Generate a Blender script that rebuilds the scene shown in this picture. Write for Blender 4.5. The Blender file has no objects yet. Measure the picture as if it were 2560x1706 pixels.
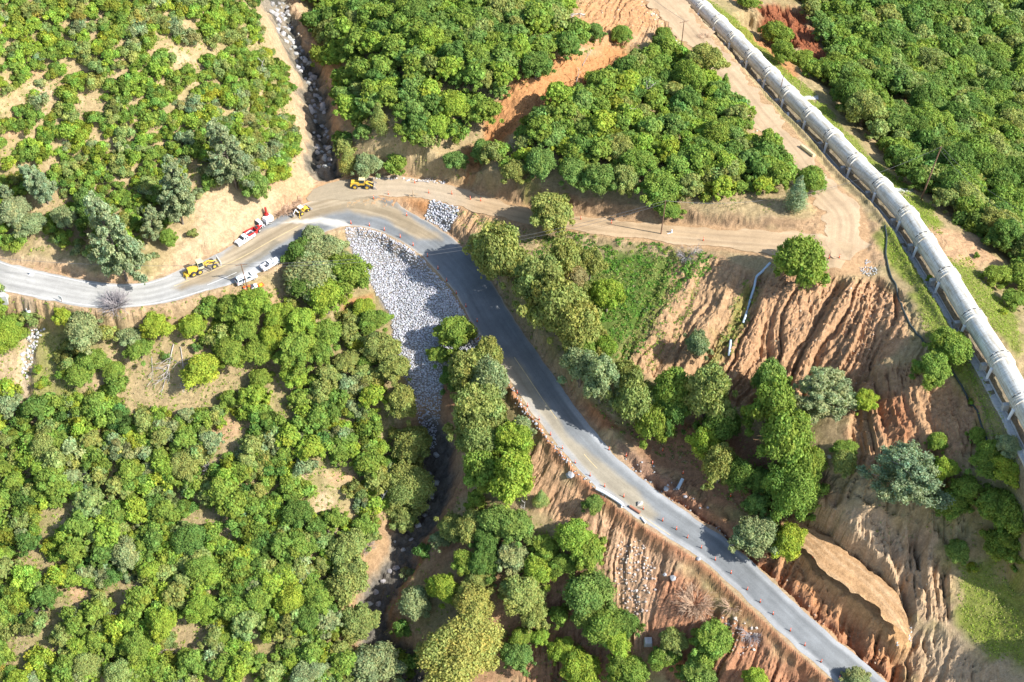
import bpy, math, random
import numpy as np
from mathutils import Vector, Matrix
R = math.radians
SC = bpy.context.scene
COL = SC.collection
# ------------------------------------------------------------------ camera, sky, sun, exposure
CAM_H = 200.0
PITCH = 47.7                       # degrees below the horizon
FPX = 3300.0                       # focal length for a 2560 px wide frame
cam = bpy.data.cameras.new('camera')
cam.sensor_width = 36.0
cam.lens = FPX / 2560 * 36.0
cam.clip_start = 1.0
cam.clip_end = 6000.0
camo = bpy.data.objects.new('camera', cam)
camo.location = (0, 0, CAM_H)
camo.rotation_euler = (R(90 - PITCH), 0, 0)
COL.objects.link(camo)
SC.camera = camo
SUN_EL, SUN_AZ = 41.0, -22.0       # azimuth of the sun measured from +X, towards the camera
sd = Vector((math.cos(R(SUN_EL)) * math.cos(R(SUN_AZ)), math.cos(R(SUN_EL)) * math.sin(R(SUN_AZ)), math.sin(R(SUN_EL))))
wd = bpy.data.worlds.new('World')
SC.world = wd
wd.use_nodes = True
nt = wd.node_tree
sky = nt.nodes.new('ShaderNodeTexSky')
sky.sky_type = 'NISHITA'
sky.sun_disc = False
sky.sun_elevation = R(SUN_EL)
sky.sun_rotation = R(90 - SUN_AZ)
nt.links.new(sky.outputs[0], nt.nodes['Background'].inputs[0])
nt.nodes['Background'].inputs[1].default_value = 0.148
sl = bpy.data.lights.new('sun', 'SUN')
sl.energy = 4.9
sl.angle = R(0.53)
sl.color = (1.0, 0.972, 0.93)
so = bpy.data.objects.new('sun', sl)
so.rotation_euler = sd.to_track_quat('Z', 'Y').to_euler()
so.location = (200, 0, 300)
COL.objects.link(so)
SC.view_settings.view_transform = 'Standard'
SC.view_settings.look = 'None'
SC.view_settings.exposure = 0.92
SC.view_settings.gamma = 1.0
SC.cycles.max_bounces = 6
SC.cycles.transparent_max_bounces = 4

# ------------------------------------------------------------------ pixel -> ray
SP, CP = math.sin(R(PITCH)), math.cos(R(PITCH))
def ray(px, py):
    u = px - 1280.0; v = py - 853.0
    return u, FPX * CP - v * SP, -(FPX * SP + v * CP)
def wpt(px, py, h):                # the point of height h seen at that place
    a, b, c = ray(px, py)
    t = (h - CAM_H) / c
    return (t * a, t * b, h)
def ppm(px, py, h=0.0):            # pixels per metre there
    a, b, c = ray(px, py)
    return FPX / (FPX * (h - CAM_H) / c)

# ------------------------------------------------------------------ noise
def _hash(ix, iy, seed):
    n = (ix.astype(np.int64) * 374761393 + iy.astype(np.int64) * 668265263 + seed * 1442695041) & 0xffffffff
    n = ((n ^ (n >> 13)) * 1274126177) & 0xffffffff
    n = n ^ (n >> 16)
    return (n & 0xffff) / 65535.0
def vnoise(x, y, seed=0):
    ix = np.floor(x); iy = np.floor(y)
    fx = x - ix; fy = y - iy
    fx = fx * fx * fx * (fx * (fx * 6 - 15) + 10); fy = fy * fy * fy * (fy * (fy * 6 - 15) + 10)
    a = _hash(ix, iy, seed); b = _hash(ix + 1, iy, seed)
    c = _hash(ix, iy + 1, seed); d = _hash(ix + 1, iy + 1, seed)
    return (a + (b - a) * fx + (c - a) * fy + (a - b - c + d) * fx * fy) * 2 - 1
def fbm(x, y, seed=0, octv=4, gain=0.5):
    s = 0; a = 1.0; tot = 0
    for i in range(octv):
        s = s + a * vnoise(x * 2 ** i + 17.3 * i, y * 2 ** i - 9.1 * i, seed + i * 7)
        tot += a; a *= gain
    return s / tot
def sstep(a, b, x):
    t = np.clip((x - a) / (b - a), 0, 1)
    return t * t * (3 - 2 * t)

# ------------------------------------------------------------------ terrain: control heights (photo place, height in metres above the lay-by)
CTRL = [
 # main road
 (-60,668,4),(0,685,4),(120,712,3),(250,735,2),(400,725,1),(520,690,0.5),(640,640,0),(740,560,-1),(860,530,-2),(960,560,-3),(1060,625,-4),
 (1150,750,-5),(1240,850,-6),(1330,960,-8),(1430,1090,-9),(1530,1200,-11),(1700,1340,-13),(1850,1470,-15),(2000,1600,-17),(2120,1720,-19),(2300,1880,-22),
 # upper dirt road and landing
 (900,465,-1.5),(1030,470,-1),(1130,490,-0.5),(1250,530,0.5),(1400,545,2),(1560,570,4),(1700,590,5),(1900,600,7),(2050,590,8),(2110,660,9),(2180,640,9.5),
 (2140,520,8),(2040,450,6),(1930,330,4),(1820,190,1),(1700,60,-2),(1640,0,-3),
 # under the penstock
 (1740,10,-9),(1830,100,-6.5),(1960,235,-3),(2080,355,1),(2200,475,4),(2300,600,9),(2400,750,14),(2500,910,20),(2575,1060,26),(2660,1230,32),
 # beyond the penstock
 (1900,80,-12),(1990,110,-16),(2100,60,-24),(2300,60,-34),(2560,40,-42),(2100,260,-9),(2250,260,-16),(2400,200,-28),(2560,200,-36),(2200,400,-4),(2300,480,0),
 (2400,400,-10),(2560,400,-22),(2450,560,2),(2560,620,-4),(2440,680,10),(2560,780,10),(2540,860,16),(2700,700,0),(2700,1000,20),(2750,300,-40),(2700,0,-60),
 # slope between upper left bank and the crest of the slide
 (1500,30,6),(1570,100,4),(1450,120,9),(1620,180,4),(1600,300,8),(1750,300,6),(1850,430,7),(1500,250,11),(1400,330,10),(1300,250,13),(1200,150,15),(1100,60,16),(1000,60,14),(1350,60,14),
 (1000,200,12),(900,100,12),(900,250,9),(1000,330,9),(1100,350,7),(1200,420,7),(920,380,4),(1350,450,7),(1500,470,7),(1650,470,8),(1800,500,9),(1950,500,9),(1250,340,7),(1160,400,3),(1000,410,4),(1100,430,2.5),
 # stream above the road
 (690,-20,10),(735,100,6),(775,180,4),(795,270,2),(805,350,0),(820,430,-1),
 # hillside upper left
 (0,-40,44),(0,120,36),(0,300,26),(0,450,16),(0,560,9),(0,640,5),(300,-40,38),(300,150,29),(300,300,20),(300,420,13),(220,600,6),(330,660,4),(500,40,28),(500,200,21),(500,350,13),
 (520,470,8),(600,510,4.5),(680,470,4),(640,20,20),(680,150,13),(720,250,9),(720,370,5),(760,430,1.5),(620,350,12),(440,580,5),(-150,100,44),(-150,600,8),
 # below the road, left
 (0,800,-2),(70,790,-2),(0,950,-10),(50,950,-11),(200,830,-4),(200,950,-11),(350,850,-6),(500,790,-3.5),(620,740,-1),(430,930,-11),(600,850,-8),(700,730,-3),(760,690,-3),(800,600,-2.5),
 (700,900,-12),(850,800,-9),(900,760,-8.5),(900,950,-17),(980,900,-14.5),(980,1000,-21),(60,1100,-20),(0,1200,-27),(300,1050,-18),(500,1050,-19),(750,1050,-21),(880,1100,-25),(1000,1100,-29),
 (200,1250,-28),(500,1250,-29),(750,1250,-30),(900,1250,-34),(0,1450,-38),(250,1450,-38),(500,1450,-37),(750,1450,-38),(830,1500,-41),(0,1700,-48),(300,1700,-46),(600,1700,-46),(850,1700,-48),(-200,1000,-20),(-200,1700,-56),
 (300,1900,-58),(-200,2000,-70),
 # stone fill
 (950,700,-9),(1050,800,-9.2),(1100,850,-9.5),(1030,900,-13.5),(1000,650,-6.5),(1080,740,-7),(1040,1000,-20),(1065,1060,-24),
 # stream below
 (1080,1130,-32),(1080,1220,-37),(1030,1310,-41),(980,1400,-45),(930,1490,-49),(935,1570,-52),(1000,1650,-55),(1060,1720,-58),
 # spur between stream and road
 (1130,890,-12),(1170,950,-14),(1210,1050,-17),(1180,1130,-22),(1130,1180,-29),(1230,1180,-20),(1300,1120,-15),(1330,1200,-17),(1250,1300,-26),(1150,1300,-34),(1380,1280,-20),(1450,1270,-16),
 (1100,1400,-39),(1250,1420,-33),(1200,1550,-42),(1100,1600,-48),(1350,1400,-28),(1400,1520,-34),(1300,1650,-44),(1550,1340,-19),(1530,1450,-26),(1640,1430,-21),(1500,1600,-36),(1650,1560,-28),(1760,1500,-22),
 (1700,1680,-36),(1850,1640,-25),(1950,1700,-27),(1500,1750,-44),(1200,1850,-54),(1800,1850,-40),
 # wooded wedge right of the road and the gullied face
 (1190,600,-1),(1250,580,0.5),(1300,700,0.3),(1250,730,-1),(1400,650,1),(1550,640,2.5),(1700,650,4),(1850,680,6),(1400,800,-1),(1550,800,0),(1450,930,-3.5),(1600,950,-3.5),(1700,900,-1),(1800,800,2.5),(1950,720,6.5),(2100,720,8.5),
 (2230,720,10),(2280,820,12.5),(1950,850,2),(2080,850,6),(2200,900,8.5),(1550,1050,-8),(1700,1050,-6.5),(1850,1000,-3),(2000,980,0),(2100,1000,2.5),(2250,1000,7),(2360,960,13),(2450,1040,19),(1640,1170,-10),(1800,1150,-8),(1750,1270,-11),
 (1950,1150,-5),(2080,1130,-2),(2200,1120,2),(2330,1120,8),(2460,1180,15),(2560,1280,18),(2680,1450,22),
 # bench
 (1900,1320,-11.5),(2035,1356,-10.4),(2166,1461,-10.4),(2232,1528,-11.1),(2280,1600,-12.5),
 (2001,1450,-12.8),(2100,1540,-14.2),(2200,1640,-16),(2050,1270,-6.5),(2150,1330,-6),(2280,1300,-3),(2250,1420,-8),(2350,1400,-4),(2480,1350,4),(2350,1550,-10),(2450,1480,-5),(2560,1450,1),(2560,1620,-9),
 (2400,1680,-15),(2560,1760,-16),(2300,1700,-18),(2700,1700,-8),(2500,1900,-28),
]
RAISE = {(2575,1060):13.5,(2500,910):12.8,(2400,750):10.8,(2300,600):8,(2660,1230):15,(2700,1000):12,(2540,860):13,(2440,680):7.5,(2560,780):7,(2450,1040):11,(2360,960):10,(2460,1180):8.5,(2560,1280):6,(2680,1450):4,
 (2330,1120):7.5,(2200,1120):5,(2080,1130):0.5,(1950,1150):-3,(2480,1350):-0.5,(2560,1450):-4,(2450,1480):-7,(2560,1620):-9,(2350,1400):-4.5,(2280,1300):-2,(2350,1550):-10.5,(2400,1680):-14,(2560,1760):-13.5,(2300,1700):-17,(2700,1700):-10,(2500,1900):-18,(2150,1330):-3.8,(2050,1270):-3.8,(2250,1420):-7}
def relief(px, py, h):
    if (px, py) in RAISE: return RAISE[(px, py)]
    onroad = any(abs(px - a) < 2 and abs(py - b) < 2 for a, b, _ in CTRL[:20])
    if h < -6 and py > 690 and px < 2000 and not onroad:
        return -6 + (h + 6) * (0.62 if px < 1300 else 0.72)
    return h
cw = np.array([wpt(c[0], c[1], relief(*c)) for c in CTRL])
def tps_fit(P, z, lam=2.0):
    n = len(P)
    d2 = ((P[:, None, :] - P[None, :, :]) ** 2).sum(2)
    K = 0.5 * d2 * np.log(d2 + 1e-9)
    A = np.zeros((n + 3, n + 3)); A[:n, :n] = K + lam * np.eye(n) * 10
    A[:n, n] = 1; A[:n, n + 1:] = P; A[n, :n] = 1; A[n + 1:, :n] = P.T
    b = np.zeros(n + 3); b[:n] = z
    return np.linalg.solve(A, b)
Pc = cw[:, :2] / 50.0
W = tps_fit(Pc, cw[:, 2], 0.001)
def tps(x, y):
    x = x / 50.0; y = y / 50.0
    s = W[-3] + W[-2] * x + W[-1] * y
    for i in range(len(Pc)):
        d2 = (x - Pc[i, 0]) ** 2 + (y - Pc[i, 1]) ** 2
        s = s + W[i] * 0.5 * d2 * np.log(d2 + 1e-9)
    return s
def axis(a, b, step, far):
    core = np.arange(a, b + step * .5, step)
    ext = []; d = step; x = b
    while x < far:
        d *= 1.25; x += d; ext.append(x)
    ext2 = []; d = step; x = a
    while x > -far:
        d *= 1.25; x -= d; ext2.append(x)
    return np.array(ext2[::-1] + list(core) + ext)
GX = axis(-150, 150, 0.34, 1500); GY = axis(94, 325, 0.34, 1800)
XX, YY = np.meshgrid(GX, GY)
cxm = np.clip(XX, -230, 230); cym = np.clip(YY, 50, 430)
cs = axis(-165, 165, 2.5, 240); ct = axis(88, 335, 2.5, 440)      # evaluate coarse, interpolate
cs = np.clip(cs, -240, 240); ct = np.clip(ct, 30, 450)
cs = np.unique(cs); ct = np.unique(ct)
CXX, CYY = np.meshgrid(cs, ct)
CH = tps(CXX, CYY)
def bil(ax, ay, Z, x, y):
    i = np.clip(np.searchsorted(ax, x, side='right') - 1, 0, len(ax) - 2)
    j = np.clip(np.searchsorted(ay, y, side='right') - 1, 0, len(ay) - 2)
    fx = np.clip((x - ax[i]) / (ax[i + 1] - ax[i]), 0, 1); fy = np.clip((y - ay[j]) / (ay[j + 1] - ay[j]), 0, 1)
    return (Z[j, i] * (1 - fx) + Z[j, i + 1] * fx) * (1 - fy) + (Z[j + 1, i] * (1 - fx) + Z[j + 1, i + 1] * fx) * fy
def sm(f):
    return f * f * (3 - 2 * f)
HH = bil(cs, ct, CH, cxm, cym)
HH = np.clip(HH, -80, 60)
BASE = HH.copy()
def H(x, y, Z=None):
    return bil(GX, GY, HH if Z is None else Z, np.asarray(x, float), np.asarray(y, float))
def at(px, py, lift=0.0):          # where the line of sight meets the ground
    px = np.atleast_1d(np.asarray(px, float)); py = np.atleast_1d(np.asarray(py, float))
    a, b, c = ray(px, py)
    best = np.full(px.shape, np.nan)
    hs = np.linspace(62, -82, 220)
    prev = None
    for h in hs:
        t = (h - CAM_H) / c
        z = H(t * a, t * b)
        hit = (z >= h) & np.isnan(best)
        best[hit] = t[hit] if prev is None else t[hit]
        prev = t
    t = np.where(np.isnan(best), (-40 - CAM_H) / c, best)
    for _ in range(12):            # refine by bisection between the last two steps
        pass
    z = H(t * a, t * b)
    t2 = (z - CAM_H) / c
    t = 0.5 * (t + t2)
    return np.stack([t * a, t * b, H(t * a, t * b) + lift], -1)
def at1(px, py, lift=0.0):
    p = at(px, py, lift)[0]
    return Vector((float(p[0]), float(p[1]), float(p[2])))

def catmull(P, n=8):
    P = np.asarray(P, float); out = []
    Q = np.vstack([2 * P[0] - P[1], P, 2 * P[-1] - P[-2]])
    for i in range(1, len(Q) - 2):
        p0, p1, p2, p3 = Q[i - 1:i + 3]
        for k in range(n):
            t = k / n
            out.append(0.5 * ((2 * p1) + (-p0 + p2) * t + (2 * p0 - 5 * p1 + 4 * p2 - p3) * t * t + (-p0 + 3 * p1 - 3 * p2 + p3) * t ** 3))
    out.append(P[-1])
    return np.array(out)
def line_field(L, maxd, warp=None):
    """nearest distance / signed side / height / width value along a 3D+ polyline, windowed on the grid"""
    D = np.full(XX.shape, 1e6); S = np.zeros(XX.shape); V = np.zeros(XX.shape + (L.shape[1] - 2,))
    for a, b in zip(L[:-1], L[1:]):
        x0, x1 = min(a[0], b[0]) - maxd, max(a[0], b[0]) + maxd
        y0, y1 = min(a[1], b[1]) - maxd, max(a[1], b[1]) + maxd
        i0, i1 = np.searchsorted(GX, [x0, x1]); j0, j1 = np.searchsorted(GY, [y0, y1])
        if i1 <= i0 or j1 <= j0: continue
        sx = XX[j0:j1, i0:i1]; sy = YY[j0:j1, i0:i1]
        dx, dy = b[0] - a[0], b[1] - a[1]
        t = np.clip(((sx - a[0]) * dx + (sy - a[1]) * dy) / (dx * dx + dy * dy + 1e-12), 0, 1)
        qx = sx - a[0] - t * dx; qy = sy - a[1] - t * dy
        d = np.hypot(qx, qy); s = np.sign(dx * qy - dy * qx)
        m = d < D[j0:j1, i0:i1]
        D[j0:j1, i0:i1][m] = d[m]; S[j0:j1, i0:i1][m] = s[m]
        for k in range(L.shape[1] - 2):
            V[j0:j1, i0:i1, k][m] = (a[2 + k] + (b[2 + k] - a[2 + k]) * t)[m]
    return D, S, V
def poly_field(P, maxd, wob=0.0, seed=0):
    """signed distance (inside positive) to a closed outline on the ground"""
    P = np.asarray(P, float)
    x0, y0 = P.min(0) - maxd; x1, y1 = P.max(0) + maxd
    i0, i1 = np.searchsorted(GX, [x0, x1]); j0, j1 = np.searchsorted(GY, [y0, y1])
    sx = XX[j0:j1, i0:i1].copy(); sy = YY[j0:j1, i0:i1].copy()
    if wob:
        wx = fbm(sx / 4, sy / 4, seed + 3, 4) * wob; wy = fbm(sx / 4 + 40, sy / 4 - 20, seed + 9, 4) * wob
        sx = sx + wx; sy = sy + wy
    ins = np.zeros(sx.shape, bool); D = np.full(sx.shape, 1e6)
    n = len(P)
    for k in range(n):
        a = P[k]; b = P[(k + 1) % n]
        dx, dy = b - a
        t = np.clip(((sx - a[0]) * dx + (sy - a[1]) * dy) / (dx * dx + dy * dy + 1e-12), 0, 1)
        D = np.minimum(D, np.hypot(sx - a[0] - t * dx, sy - a[1] - t * dy))
        c = ((a[1] > sy) != (b[1] > sy))
        xi = a[0] + (sy - a[1]) / (b[1] - a[1] + 1e-12) * dx
        ins ^= c & (sx < xi)
    return (slice(j0, j1), slice(i0, i1)), np.where(ins, D, -D)
def gpoly(pts):                    # outline given by photo places -> outline on the ground
    p = np.array(pts, float)
    return at(p[:, 0], p[:, 1])[:, :2]

# ------------------------------------------------------------------ roads: (place, height, half width left, half width right)
ROAD = [(-90,655,4.2,3.9,3.9),(0,690,4,3.9,3.9),(120,716,3.4,3.7,3.7),(250,738,2.6,3.6,3.6),(380,732,1.6,3.6,3.8),(500,690,0.6,4.2,5.2),(600,646,0.1,4.4,6.6),(700,590,-0.6,5.0,6.5),
        (780,552,-1.2,6.0,5.0),(870,532,-2.0,6.5,4.6),(950,545,-2.6,5.4,4.0),(1030,578,-3.2,4.6,4.2),(1085,612,-3.8,4.4,4.4),(1130,652,-4.3,4.2,4.4),(1180,714,-5.0,4.2,4.4),(1224,787,-5.8,4.2,4.3),(1272,860,-6.6,4.2,4.2),
        (1322,933,-7.5,4.2,4.2),(1372,1007,-8.4,4.2,4.2),(1435,1090,-9.5,4.1,4.1),(1508,1172,-10.6,4.0,4.0),(1603,1250,-11.8,3.8,3.8),(1695,1313,-12.8,3.6,3.6),(1776,1368,-13.7,3.5,3.4),(1866,1446,-14.8,3.4,3.4),(2008,1580,-16.6,3.4,3.4),(2136,1690,-18.4,3.4,3.4),(2260,1800,-20,3.4,3.4)]
DIRT = [(768,500,-1.4,0.8,0.8),(812,486,-1.55,3.0,1.8),(862,478,-1.6,4.0,3.0),(950,470,-1.4,4.2,3.0),(1040,472,-1.0,3.4,2.6),(1130,490,-0.5,3.0,2.6),(1230,520,0.4,2.6,2.6),(1360,548,1.6,2.4,2.4),(1500,566,3.2,2.4,2.4),(1640,582,4.6,2.6,2.6),(1780,596,6.0,3.0,2.8),(1920,606,7.4,3.4,3.6),(2030,618,8.3,4.5,5.2),(2120,640,9.2,4.0,5.0)]
TRACK = [(2112,650,9.3,1.0,1.0),(2112,610,8.8,4.2,3.6),(2110,540,7.9,4.2,4.0),(2045,465,6.4,3.6,3.6),(1985,385,5.0,3.5,3.6),(1900,285,3.0,3.4,3.6),(1820,190,1.0,3.4,4.0),(1750,110,-1.0,3.6,4.6),(1670,20,-2.8,4.0,5.0),(1600,-50,-4.0,4.0,5.0)]
BENCH = [(1930,1275,-11.2,1.0,1.0),(1985,1318,-10.8,1.8,1.8),(2035,1356,-10.4,2.7,2.4),(2085,1402,-10.2,3.0,2.8),(2166,1461,-10.4,3.0,2.8),(2232,1528,-11.1,2.3,2.1),(2268,1585,-12.0,0.7,0.8)]
def rline(T, n=8):
    L = []
    for px, py, h, l, r in T:
        x, y, z = wpt(px, py, h)
        L.append((x, y, z, l, r))
    return catmull(L, n)
LR, LD, LT, LB = rline(ROAD), rline(DIRT), rline(TRACK), rline(BENCH)
# ground colour and cover layers
TAN = (0.47, 0.345, 0.23); ORANGE = (0.47, 0.26, 0.13); RED = (0.33, 0.14, 0.075); PALE = (0.53, 0.44, 0.32); GREY = (0.36, 0.35, 0.33)
FLOOR = (0.27, 0.27, 0.13); GRASS = (0.20, 0.27, 0.055); DRY = (0.40, 0.34, 0.215); ROCK = (0.13, 0.13, 0.125); LUSH = (0.08, 0.17, 0.03)
CC = np.empty(XX.shape + (3,)); CC[:] = DRY
n1 = fbm(XX / 14, YY / 14, 5, 4); n2 = fbm(XX / 5, YY / 5, 31, 4); n3 = fbm(XX / 1.6, YY / 1.6, 77, 3)
def mixc(w, col, sl=None):
    w = np.clip(w, 0, 1)[..., None]
    if sl is None: CC[:] = CC * (1 - w) + np.array(col) * w
    else: CC[sl] = CC[sl] * (1 - w) + np.array(col) * w
mixc(sstep(-0.25, 0.35, n1 + 0.5 * n2) * 0.75, FLOOR)
mixc(sstep(0.05, 0.6, n2 + 0.4 * n3) * 0.5, PALE)
RUG = np.full(XX.shape, 0.12)      # small scale roughness of the ground
def paint(pts, col, soft=1.2, wob=1.5, amt=1.0, rug=None, seed=1):
    P = gpoly(pts)
    sl, D = poly_field(P, soft + wob + 1, wob, seed)
    w = sstep(-soft, soft, D) * amt
    mixc(w, col, sl)
    if rug is not None: RUG[sl] = RUG[sl] * (1 - w) + rug * w
    return sl, D
# ------------------------------------------------------------------ cut the roads and streams into the ground
def cut_road(L, side_l=3.5, side_r=3.5, drop=0.05):
    D, S, V = line_field(L, 16)
    hw = np.where(S > 0, V[..., 1], V[..., 2]) + 0.5 * fbm(XX / 2.5, YY / 2.5, 71, 4)
    sf = np.where(S > 0, side_l, side_r)
    e = D - hw
    hw2 = 0.5 * fbm(XX / 1.2, YY / 1.2, 72, 3)
    w = 1 - sstep(0.35, 1.0, (e + hw2 - 0.6) / sf * 0.65 + 0.35)
    w = np.where(D > 1e5, 0, w)
    HH[:] = HH * (1 - w) + (V[..., 0] - drop) * w
    return D, S, V, e
def carve(T, depth, width, soft, rough=0.0, seed=0):
    pts = np.array(T, float); W3 = at(pts[:, 0], pts[:, 1])
    L = catmull(W3, 8)
    D, S, V = line_field(L, width + soft + 6)
    wob = fbm(XX / 4, YY / 4, seed + 100, 4) * width * 0.5
    d = D + wob
    w = 1 - sstep(width * 0.35, width * 0.5 + soft, d)
    w = np.where(D > 1e5, 0, w)
    HH[:] = HH - depth * w + w * rough * fbm(XX / 1.6, YY / 1.6, seed + 5, 4)
    return w, D
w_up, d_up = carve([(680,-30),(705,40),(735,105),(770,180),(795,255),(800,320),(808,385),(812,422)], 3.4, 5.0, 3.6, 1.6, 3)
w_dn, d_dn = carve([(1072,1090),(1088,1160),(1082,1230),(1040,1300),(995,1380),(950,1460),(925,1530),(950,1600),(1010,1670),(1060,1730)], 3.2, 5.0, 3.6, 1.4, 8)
w_sc, _ = carve([(1560,110),(1500,150),(1440,190),(1370,220),(1300,270),(1250,320),(1210,370),(1180,420),(1160,455)], 2.0, 3.0, 2.8, 0.8, 12)
w_lf, _ = carve([(75,800),(72,850),(66,910),(58,980),(50,1060),(48,1150)], 1.2, 2.2, 1.2, 0.3, 14)
carve([(1900,60),(1940,110),(2000,150),(2060,170)], 5.0, 9.0, 4.0, 1.0, 16)
carve([(2200,240),(2250,300),(2300,330)], 3.0, 5.0, 4.0, 1.0, 18)

carve([(2300,1290),(2290,1400),(2275,1480),(2258,1590),(2250,1700)], 2.6, 1.6, 1.2, 0.4, 21)
# gullied faces: outline, flow direction in the photo, spacing, depth
GUL = [
 ([(1905,680),(2000,668),(2080,690),(2200,690),(2262,740),(2270,830),(2200,920),(2130,1000),(2060,1010),(1900,1010),(1770,1000),(1740,930),(1790,830),(1850,740)], (-0.42, 1), 2.7, 2.8, 21),
 ([(1660,650),(1780,640),(1910,700),(1850,820),(1770,960),(1700,960),(1560,940),(1540,900),(1600,760)], (-0.48, 1), 3.0, 1.9, 22),
 ([(2110,960),(2250,900),(2340,940),(2440,960),(2470,1080),(2440,1160),(2250,1190),(2120,1180)], (0.10, 1), 2.0, 1.9, 23),
 ([(1830,1350),(1930,1310),(1985,1350),(2060,1420),(2140,1490),(2215,1550),(2265,1610),(2270,1740),(2220,1740),(2100,1600),(1970,1480),(1880,1410)], (-0.5, 1), 2.4, 2.3, 24),
 ([(2040,1290),(2150,1270),(2300,1320),(2380,1420),(2390,1560),(2290,1560),(2210,1510),(2120,1430),(2030,1370)], (0.0, 1), 2.6, 2.5, 25),
 ([(2260,1580),(2340,1560),(2460,1660),(2560,1740),(2420,1800),(2250,1730)], (-0.25, 1), 2.6, 2.2, 26),
 ([(1240,1060),(1300,1070),(1350,1110),(1420,1180),(1500,1250),(1480,1310),(1400,1310),(1320,1260),(1270,1160)], (-0.55, 1), 1.35, 0.8, 27),
 ([(1490,1260),(1570,1300),(1640,1350),(1700,1400),(1690,1480),(1640,1560),(1600,1640),(1540,1600),(1530,1500),(1490,1400),(1480,1320)], (-0.22, 1), 1.6, 1.1, 28),
 ([(1130,520),(1220,525),(1310,545),(1320,580),(1200,600),(1140,600)], (-0.65, 1), 1.7, 0.9, 29),
 ([(1640,1430),(1740,1450),(1880,1580),(2040,1706),(1900,1800),(1700,1740),(1600,1620)], (-0.4, 1), 2.0, 1.4, 30),
 ([(1440,-20),(1640,-20),(1720,80),(1640,110),(1560,120),(1450,110)], (-0.5, 1), 1.8, 0.8, 31),
 ([(1880,10),(2000,20),(2080,150),(2030,180),(1950,120)], (0.5, 1), 3.0, 1.4, 32),
 ([(1330,1450),(1450,1480),(1520,1600),(1500,1720),(1300,1720)], (-0.1, 1), 2.2, 1.2, 33),
 ([(1850,1170),(1960,1140),(2120,1170),(2330,1190),(2350,1310),(2150,1260),(2040,1290),(1900,1300)], (-0.3, 1), 2.3, 1.7, 35),
 ([(1640,1170),(1760,1200),(1850,1330),(1760,1290),(1650,1210)], (-0.5, 1), 1.6, .8, 36),
 ([(2300,1180),(2430,1180),(2430,1300),(2390,1400),(2300,1330)], (0.05, 1), 2.3, 1.5, 37),
 ([(2262,740),(2300,800),(2360,900),(2300,940),(2240,900),(2260,820)], (-0.4, 1), 1.7, 1.1, 38),
 ([(1250,230),(1450,130),(1560,110),(1560,180),(1400,260),(1240,380),(1180,370)], (-1.0, 0.75), 1.7, 0.9, 34),
]
# trench of the penstock
PCPL = [(1706,-26),(1760,24),(1799,60),(1839,99),(1883,144),(1928,190),(1974,239),(2029,292),(2084,347),(2142,409),(2206,471),(2270,543),(2314,608),(2371,696),(2435,802),(2504,908),(2560,1012),(2618,1125),(2680,1240)]
PH = [(-60,-9.5),(24,-8),(99,-6),(190,-3.6),(292,-0.6),(409,2.6),(543,6.4),(696,10),(802,11.8),(908,13.2),(1012,14.4),(1125,15.6),(1240,17)]
def pipe_h(py): return float(np.interp(py, [p[0] for p in PH], [p[1] for p in PH]))
PR = 2.02                                      # penstock radius
PAX = np.array([wpt(px, py, pipe_h(py) + 3.1) for px, py in PCPL])
TL = catmull(np.array([(p[0], p[1], p[2] - 3.1 - 0.25) for p in PAX]), 4)
TD, TS, TV = line_field(TL, 16)
# widen to the left (the service ditch): shift distance
e = np.where(TS < 0, TD - 3.0, TD - 2.2)
w = np.where(TD > 1e5, 0, 1 - sstep(0.0, 1.6, e))
HH[:] = HH * (1 - w) + TV[..., 0] * w
w_tr = w
berm = np.where(TD > 1e5, 0, np.exp(-((TD - 5.0) / 0.8) ** 2) * (TS < 0)) * 0.8
HH += berm
eR = cut_road(LR, 1.5, 1.7)
eD = cut_road(LD, 2.6, 2.2)
eT = cut_road(LT, 2.5, 1.6)
eB = cut_road(LB, 1.0, 0.8)
L_, Rr_ = (eR[1] > 0), (eR[1] < 0); e_ = np.where(eR[0] > 1e5, 99, eR[3])
HH -= 2.3 * sstep(.35, 1.3, e_ + .5 * n3) * (1 - sstep(6, 15, e_)) * L_ * sstep(18, 34, XX) * (YY < 225)
HH += 1.3 * sstep(.5, 1.3, e_ + .4 * n3) * (1 - sstep(2.5, 7, e_)) * Rr_ * sstep(-16, -8, XX) * sstep(150, 165, YY) * (YY < 275)
mroad = np.minimum.reduce([eR[3], eD[3], eT[3], eB[3]])
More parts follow.
